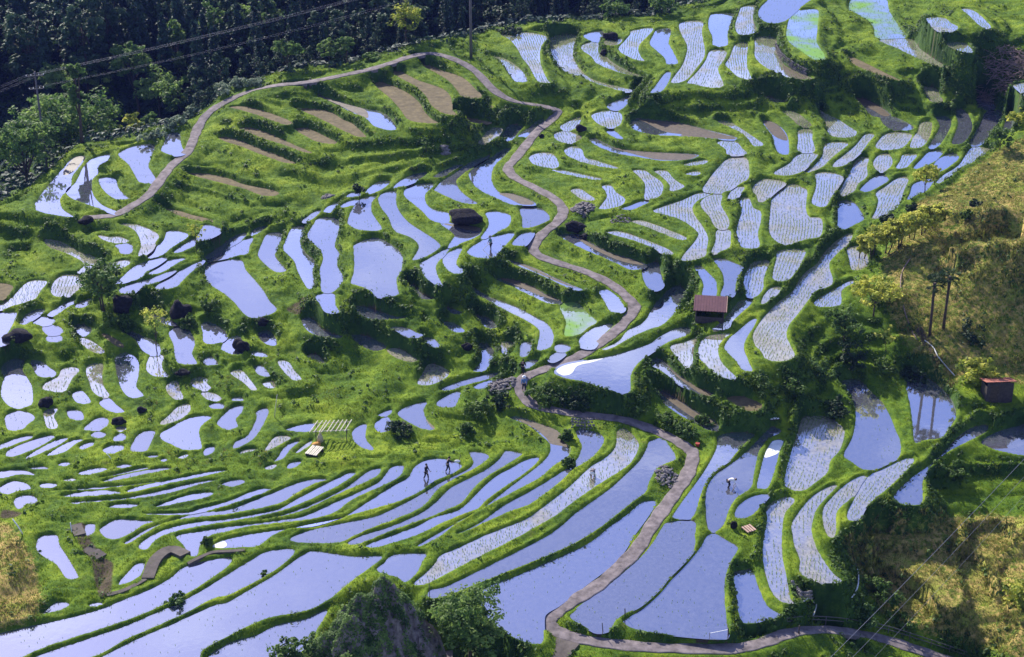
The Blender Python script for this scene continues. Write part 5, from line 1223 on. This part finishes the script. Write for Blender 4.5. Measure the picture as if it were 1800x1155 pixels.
for k, (u0, v0, u1, v1) in enumerate([(1835, 770, 1400, 1215), (1835, 800, 1440, 1215), (1835, 832, 1480, 1215)]):
    def pt(u, v, dist):
        fx, fy, fz_ = ray(u, v); n_ = math.sqrt(float(fx)**2+float(fy)**2+float(fz_)**2); return Vector((float(fx), float(fy), float(fz_)))*(dist/n_)+Vector((0, 0, CZ))
    cable(pt(u0, v0, 118), pt(u1, v1, 96), .2, ['brightest, uppermost of three cables over the dry terraces', 'middle of three cables over the dry terraces', 'lowest, faintest of three cables over the dry terraces'][k], [.012, .008, .006][k], 'cables over the dry terraces')
# ------------------------------------------------------------------ racks, stakes, pipes
def rack():
    p = at(583, 768); t = empty('bamboo_rack', (p.x, p.y, p.z-.05), R(4)); tag(t, 'bamboo drying rack roofed with bleached poles on the grass', 'rack'); W_ = 58*mpp(p)
    for sx in (-1, 1):
        for sy in (-1, 1):
            mb = MB(); mb.tube([(sx*W_*.46, sy*.7, -.3), (sx*W_*.46, sy*.7, 1.1)], .035, 6); mb.build('post', M['wood'], t)
    for sy in (-1, 1):
        mb = MB(); mb.tube([(-W_*.55, sy*.75, 1.08), (W_*.55, sy*.75, 1.12)], .035, 6); mb.build('beam', M['bamboo'], t)
    q = np.random.default_rng(2)
    for k in range(9):
        x = -W_*.5+W_*k/8+q.uniform(-.05, .05); mb = MB(); mb.tube([(x-.35+q.uniform(-.1, .1), -1.0, 1.14), (x+.3, 1.0, 1.2)], .05, 6); mb.build('bamboo_pole', M['bamboo'], t)
rack()
def plankbed(name, label, u, v, n, L, w_, mat, rz, h=.35):
    p = at(u, v); t = empty(name, (p.x, p.y, p.z), rz); tag(t, label, 'bench')
    for k in range(n):
        mb = MB(); mb.box(((k-(n-1)/2)*w_, 0, h+.015*(k % 2)), (w_*.72, L, .04), rx=.05); mb.build('plank', M[mat], t)
    for s in (-1, 1):
        mb = MB(); mb.box((0, s*L*.38, h*.45), (w_*n, .06, h*.9)); mb.build('trestle', M['wood'], t)
plankbed('slatted_bench', 'slatted bench of bleached white planks before the bamboo rack', 553, 798, 6, 1.5, .2, 'bamboo', R(-22))
plankbed('plank_stack', 'small pinkish pallet of planks on the bund by the blue rock', 1316, 932, 4, .9, .24, 'plank', R(30), .15)
plankbed('white_board', 'white board lying at the tip of the twin narrow paddies', 1361, 739, 3, .35, .3, 'white', R(10), .12)
p = at(563, 776); mb = MB(); mb.tube([(0, 0, 0), (0, 0, .5), (.04, .02, 1.0)], [.34, .26, .03], 9); tag(mb.build('straw_stook', M['straw'], None, True, gz(p)), 'grey straw stook under the bamboo rack', 'straw')
p = at(557, 783); mb = MB(); mb.blob((0, 0, .18), (.42, .28, .2), 2, .2, 4); tag(mb.build('sack', M['orange'], None, True, gz(p)), 'orange sack lying on the end of the slatted bench', 'sack')
p = at(1226, 784); mb = MB(); mb.tube([(0, 0, 0), (0, 0, .32)], [.16, .21], 12, True); tag(mb.build('bucket', M['red'], None, False, gz(p)), 'red bucket beside the road bend', 'bucket')
def stick(name, label, cat, u0, v0, u1, v1, r, mat, group=None):
    a = at(u0, v0); dv = v0-v1; h = px2h(dv, a, v0); dx = (u1-u0)*mpp(a); mb = MB(); mb.tube([(0, 0, -.2), (dx*.5, 0, h*.5), (dx, 0, h)], [r, r*.9, r*.8], 6); tag(mb.build(name, M[mat], None, True, tuple(a)), label, cat, group)
stick('bamboo_stake', 'long pale bamboo stake leaning on the grass by the winding ditch', 'stake', 482, 734, 490, 694, .04, 'bamboo')
stick('white_stake', 'long white stake slanting over the grass by the photo edge', 'stake', 41, 938, 26, 913, .06, 'white')
stick('white_stake', 'short white stake standing beside the weathered slab', 'stake', 126, 936, 126, 919, .05, 'white')
stick('white_stake', 'little white stick slanting below a rounded paddy', 'stake', 197, 807, 188, 797, .04, 'white')
stick('marker_post', 'dark post at the corner of the cloudy paddy by the road', 'post', 1060, 1112, 1058, 1096, .04, 'wood')
stick('marker_post', 'dark post on the bund between the two cloudy paddies', 'post', 1099, 1081, 1098, 1071, .05, 'wood')
stick('marker_post', 'thin grey post near the top of the rock outcrop', 'post', 755, 1052, 755, 1020, .03, 'pole')
stick('marker_post', 'white rimmed post at the corner of the large cloudy paddy', 'post', 1280, 1122, 1279, 1105, .06, 'wood')
stick('marker_post', 'dark post at the roadside by the lowest paddy', 'post', 1404, 1116, 1404, 1100, .06, 'wood')
stick('leaning_stick', 'crooked stick leaning on the bank beside the upper working couple', 'stick', 806, 815, 810, 800, .03, 'wood')
stick('leaning_stick', 'thin stake leaning by the bushy bund', 'stick', 1001, 800, 1003, 786, .03, 'bamboo')
def pipe(label, pts, r, mat, lift=.08, name='hose', cat='hose'):
    P = [at(u, v)+Vector((0, 0, lift)) for u, v in pts]; L = catmull_open(np.array([tuple(p) for p in P]), 4); mb = MB(); mb.tube([tuple(l-L[0]) for l in L], r, 6); tag(mb.build(name, M[mat], None, True, tuple(L[0])), label, cat)
pipe('black hose running down the grassy bank on the right', [(1497, 956), (1499, 975), (1503, 990), (1507, 1002)], .05, 'hose')
pipe('white bent pipe curving down the dark bank above the road', [(1507, 1002), (1509, 1018), (1507, 1034), (1502, 1046), (1496, 1054)], .07, 'white', .12)
pipe('white crook shaped pipe at the end of the long paddy', [(1413, 1060), (1421, 1055), (1430, 1062), (1434, 1072), (1431, 1081), (1426, 1089)], .06, 'pale', .12)
pipe('pale hose along the dirt trail below the palms', [(1625, 600), (1640, 612), (1648, 628), (1662, 645), (1678, 662)], .06, 'pale', .1)
pipe('narrow pale dirt trail kerb winding down past the fruit trees', [(1600, 455), (1586, 478), (1583, 505), (1588, 540), (1600, 575), (1612, 598)], .07, 'twig', .02, 'edging', 'edging')
# road rail
rl = [l for l in PATHW if project(*l)[0] > 1395 and project(*l)[1] < 1175]
t = empty('guard_rail', tuple(rl[0])); tag(t, 'thin pipe guard rail along the lowest road', 'rail'); o0 = Vector(rl[0]); P = np.array(rl); d = np.gradient(P[:, :2], axis=0); d /= np.hypot(d[:, 0], d[:, 1])[:, None]; nn = np.c_[-d[:, 1], d[:, 0]]; nn *= np.where(nn[:, 1:2] < 0, -1, 1)
E = [Vector((P[k, 0]+nn[k, 0]*1.0, P[k, 1]+nn[k, 1]*1.0, P[k, 2]))-o0 for k in range(len(P))]
for hgt_ in (.38, .7):
    mb = MB(); mb.tube([e+Vector((0, 0, hgt_)) for e in E], .035, 5); mb.build('rail', M['pole'], t)
for e in E[::3]:
    mb = MB(); mb.tube([e+Vector((0, 0, -.3)), e+Vector((0, 0, .74))], .04, 5); mb.build('post', M['pole'], t)
stick('fence_post', 'leaning post carrying a cord at the foot of the large cloudy paddy', 'post', 1247, 1122, 1247, 1113, .03, 'pole')
a = at(1247, 1122)+Vector((0, 0, .45)); b = at(1280, 1122)+Vector((0, 0, .8)); mb = MB(); mb.tube([(0, 0, 0), tuple(b-a)], .02, 4); tag(mb.build('cord', M['white'], None, False, tuple(a)), 'white cord between two posts at the foot of the cloudy paddy', 'cord')
# ------------------------------------------------------------------ people
def skin(name, V, E, Rr, mat, parent, root=0):
    me = bpy.data.meshes.new(name); me.from_pydata([tuple(v) for v in V], E, []); me.materials.append(M[mat]); o = ob(name, me, parent)
    md = o.modifiers.new('skin', 'SKIN'); md.use_smooth_shade = True
    for i, d in enumerate(me.skin_vertices[0].data): d.radius = (Rr[i], Rr[i]); d.use_root = (i == root)
    s = o.modifiers.new('sub', 'SUBSURF'); s.levels = 1; s.render_levels = 1; return o
def person(label, loc, yaw, J, shirt, trousers, hat_=None, hair='black'):
    """J: joint positions, facing +x, left is +y; fingers hang from each wrist"""
    t = empty('person', loc, yaw); tag(t, label, 'person'); g = {k: Vector(v) for k, v in J.items()}
    V = []; E = []; Rr = []; ix = {}
    def add(k, p, r, par=None):
        ix[k] = len(V); V.append(p); Rr.append(r)
        if par is not None: E.append((ix[par], ix[k]))
    add('pel', g['pel'], .11); add('ch', g['ch'], .12, 'pel'); add('nk', g['nk'], .05, 'ch'); hd = (g['hd']-g['nk']).normalized(); add('nk2', g['nk']+hd*.07, .05, 'nk')
    for s in 'LR':
        add('sh'+s, g['sh'+s], .06, 'ch'); add('el'+s, g['el'+s], .042, 'sh'+s); add('wr'+s, g['wr'+s], .03, 'el'+s)
        dr = (g['wr'+s]-g['el'+s]).normalized(); sd = dr.cross(Vector((1, 0, .2))).normalized(); fw = sd.cross(dr); add('pa'+s, g['wr'+s]+dr*.07, .033, 'wr'+s)
        for f in range(4):
            b0 = g['wr'+s]+dr*.10+sd*(f-1.5)*.02; L = (.062, .075, .07, .055)[f]; add(f'f{f}{s}', b0, .009, 'pa'+s); add(f'g{f}{s}', b0+dr*L*.55+fw*.012, .008, f'f{f}{s}'); add(f'h{f}{s}', b0+dr*L+fw*.035, .007, f'g{f}{s}')
        add('t0'+s, g['wr'+s]+dr*.05+fw*.035, .011, 'pa'+s); add('t1'+s, g['wr'+s]+dr*.095+fw*.06, .009, 't0'+s)
        add('hp'+s, g['hp'+s], .085, 'pel'); add('kn'+s, g['kn'+s], .055, 'hp'+s); add('an'+s, g['an'+s], .036, 'kn'+s); add('to'+s, g['an'+s]+Vector((.15, 0, -.05)), .035, 'an'+s)
    skin('body', V, E, Rr, 'skin', t)
    sV = [g['pel']+(g['ch']-g['pel'])*.05, g['pel'].lerp(g['ch'], .55), g['ch'], g['nk'].lerp(g['ch'], .25)]; sE = [(0, 1), (1, 2), (2, 3)]; sR = [.145, .14, .155, .075]
    for s in 'LR':
        k = len(sV); sV += [g['sh'+s], g['el'+s], g['el'+s].lerp(g['wr'+s], .8)]; sE += [(2, k), (k, k+1), (k+1, k+2)]; sR += [.08, .058, .048]
    skin('shirt', sV, sE, sR, shirt, t)
    tV = [g['pel']]; tE = []; tR = [.145]
    for s in 'LR':
        k = len(tV); tV += [g['hp'+s]+Vector((0, 0, -.04)), g['kn'+s], g['an'+s]+Vector((0, 0, .08))]; tE += [(0, k), (k, k+1), (k+1, k+2)]; tR += [.105, .075, .058]
    skin('trousers', tV, tE, tR, trousers, t)
    c = g['hd']; mb = MB(); mb.blob(c, (.095, .08, .12), 3, .03, 1)
    fwd = Vector((1, 0, 0)) if abs(hd.z) > .6 else Vector((hd.x*.5, 0, -1)).normalized(); mb.blob(c+fwd*.1-hd*.01, (.022, .016, .022), 1, 0, 2)
    for y_ in (-1, 1): mb.blob(c+Vector((0, y_*.082, -.005)), (.022, .012, .034), 1, 0, 3)
    h_ = mb.build('head', M['skin'], t, True)
    mb = MB()
    for y_ in (-1, 1): mb.blob(c+fwd*.088+Vector((0, y_*.033, 0))+hd*.02, (.01, .012, .008), 1, 0, 5)
    mb.build('eyes', M['black'], h_, True); mb = MB(); mb.blob(c+fwd*.088-hd*.055, (.01, .026, .008), 1, 0, 6); mb.build('mouth', M['plank'], h_, True)
    mb = MB(); mb.blob(c+hd*.03-fwd*.02, (.102, .088, .112), 2, .04, 4); mb.build('hair', M[hair], h_, True)
    if hat_:
        mb = MB(); z = hd; tilt = c+z*.06
        if hat_[0] == 'cone': mb.tube([tilt, tilt+z*.06, tilt+z*.17], [.24, .15, .015], 12)
        else: mb.tube([tilt, tilt+z*.02, tilt+z*.03, tilt+z*.13, tilt+z*.15], [.2, .2, .12, .105, .05], 12)
        mb.build('hat', M[hat_[1]], h_, True)
    return t
def stand(step=.0, arm=.0, bend=0., rarm=None):
    b = bend; J = dict(pel=(0, 0, .9), ch=(.22*b, 0, 1.24-.06*b), nk=(.36*b, 0, 1.42-.12*b), hd=(.46*b+.02, 0, 1.58-.17*b))
    for s, y in (('L', 1), ('R', -1)):
        J['sh'+s] = (.30*b, y*.18, 1.36-.1*b); J['el'+s] = (.30*b+.06+arm*y*.2, y*.24, 1.09-.1*b); J['wr'+s] = (.36*b+.2+arm*y*.3, y*.22, .90-.1*b)
        J['hp'+s] = (0, y*.09, .86); J['kn'+s] = (step*y*.5+.05, y*.1, .48); J['an'+s] = (step*y, y*.1, .08+max(0, -step*y)*.25)
    if rarm: J['elR'], J['wrR'] = rarm
    return J
def bent(reach=.0):
    J = dict(pel=(-.1, 0, .80), ch=(.26, 0, .92), nk=(.44, 0, .90), hd=(.58, 0, .84))
    for s, y in (('L', 1), ('R', -1)):
        J['sh'+s] = (.36, y*.17, .90); J['el'+s] = (.42+reach*.5, y*.19, .60); J['wr'+s] = (.50+reach*y, y*.14, .34); J['hp'+s] = (-.08, y*.1, .77); J['kn'+s] = (.06, y*.14, .44); J['an'+s] = (-.06+.1*y, y*.14, .06)
    return J
def ppl(u, v, sink=0.): p = at(u, v); return (p.x, p.y, p.z-sink)
person('person in dark clothes wading to the right, the nearer of the pair', ppl(749, 844, .02), R(-20), stand(.18, .1, .1), 'black', 'black')
person('person in dark clothes reaching out with a white bundle', ppl(787, 831, .02), R(10), stand(.2, .1, .35, ((.5, -.25, 1.15), (.75, -.22, 1.22))), 'black', 'navy')
person('person in a teal jacket standing alone in the round paddy', ppl(863, 440, .02), R(-150), stand(.06, .05, .15), 'teal', 'black', ('brim', 'grey'))
person('person in a blue shirt and white hat walking on the road', ppl(921, 690, -.06), R(-80), stand(.16, .1, .05), 'blue', 'navy', ('brim', 'whitecloth'))
person('person in black standing where the road dips', ppl(919, 660, -.04), R(70), stand(.08, .0, .2), 'black', 'black')
person('person in a pale sun hat stooping to plant seedlings', ppl(1042, 839, .02), R(-100), bent(.05), 'grey', 'grey', ('cone', 'whitecloth'))
person('person in a white shirt bent double over rippled water', ppl(1281, 858, .02), R(10), bent(.1), 'whitecloth', 'black')
p = Vector(ppl(787, 831)); mb = MB(); mb.blob((0, 0, 0), (.28, .12, .12), 2, .2, 9); tag(mb.build('bundle', M['whitecloth'], None, True, (p.x+.85, p.y-.1, p.z+1.22)), 'white bundle held out over the water by a worker', 'bundle')
p = Vector(ppl(863, 440)); mb = MB(); mb.tube([(-.9, -.2, -.1), (.1, -.25, .95), (.5, -.3, 1.3)], .022, 5); tag(mb.build('rake', M['bamboo'], None, True, (p.x-.2, p.y, p.z)), 'long pale rake handle held by the teal jacketed worker', 'rake')
# ------------------------------------------------------------------ light
SUN_EL = R(34); sx, sy = -.46, .888
az = math.atan2(sx, sy)
w = bpy.data.worlds.new("World"); sc.world = w; w.use_nodes = True; nt = w.node_tree
bg = nt.nodes['Background']; sky = nt.nodes.new('ShaderNodeTexSky'); sky.sky_type = 'NISHITA'; sky.sun_disc = False
sky.sun_elevation = SUN_EL; sky.sun_rotation = az; sky.air_density = 1.0; sky.dust_density = .6; sky.ozone_density = 1.5
tc = nt.nodes.new('ShaderNodeTexCoord').outputs['Generated']
mp = nt.nodes.new('ShaderNodeMapping'); mp.inputs['Scale'].default_value = (1.6, 1.6, 4.5); nt.links.new(tc, mp.inputs[0])
cl = noise(nt, 3.4, 7, .58, mp.outputs[0])
cm = ramp(nt, cl, [(.54, (0, 0, 0)), (.72, (1, 1, 1))])
st_ = mix(nt, 1.0, sky.outputs[0], (.84, .86, 1.32), 'MULTIPLY')
cc = mix(nt, math_(nt, 'MULTIPLY', cm, .8), st_, (11, 11.5, 14))
nt.links.new(cc, bg.inputs[0]); bg.inputs[1].default_value = .10
sl = bpy.data.lights.new('sun', 'SUN'); sl.energy = 5.0; sl.angle = R(.5); sl.color = (1, .94, .84)
so = bpy.data.objects.new('sun', sl); link(so)
so.rotation_euler = Vector((sx*math.cos(SUN_EL), sy*math.cos(SUN_EL), math.sin(SUN_EL))).to_track_quat('Z', 'Y').to_euler()
sc.view_settings.view_transform = 'Standard'; sc.view_settings.look = 'None'; sc.view_settings.gamma = 1; sc.view_settings.exposure = 0.66
sc.cycles.use_adaptive_sampling = True
sc.cycles.max_bounces = 5; sc.cycles.diffuse_bounces = 2; sc.cycles.glossy_bounces = 3; sc.cycles.transmission_bounces = 2

# ------------------------------------------------------------------ air
mb = MB(); mb.box((0, 230, 25), (700, 640, 130)); hz = mb.build('haze', None); hz['kind'] = 'stuff'
hm, hn, ho = newmat('haze'); pv_ = hn.nodes.new('ShaderNodeVolumePrincipled'); pv_.inputs['Color'].default_value = (.2, .3, 1, 1); pv_.inputs['Density'].default_value = .00008; pv_.inputs['Anisotropy'].default_value = .3
hn.links.new(pv_.outputs[0], ho.inputs['Volume']); hz.data.materials.append(hm)
sc.cycles.volume_bounces = 0
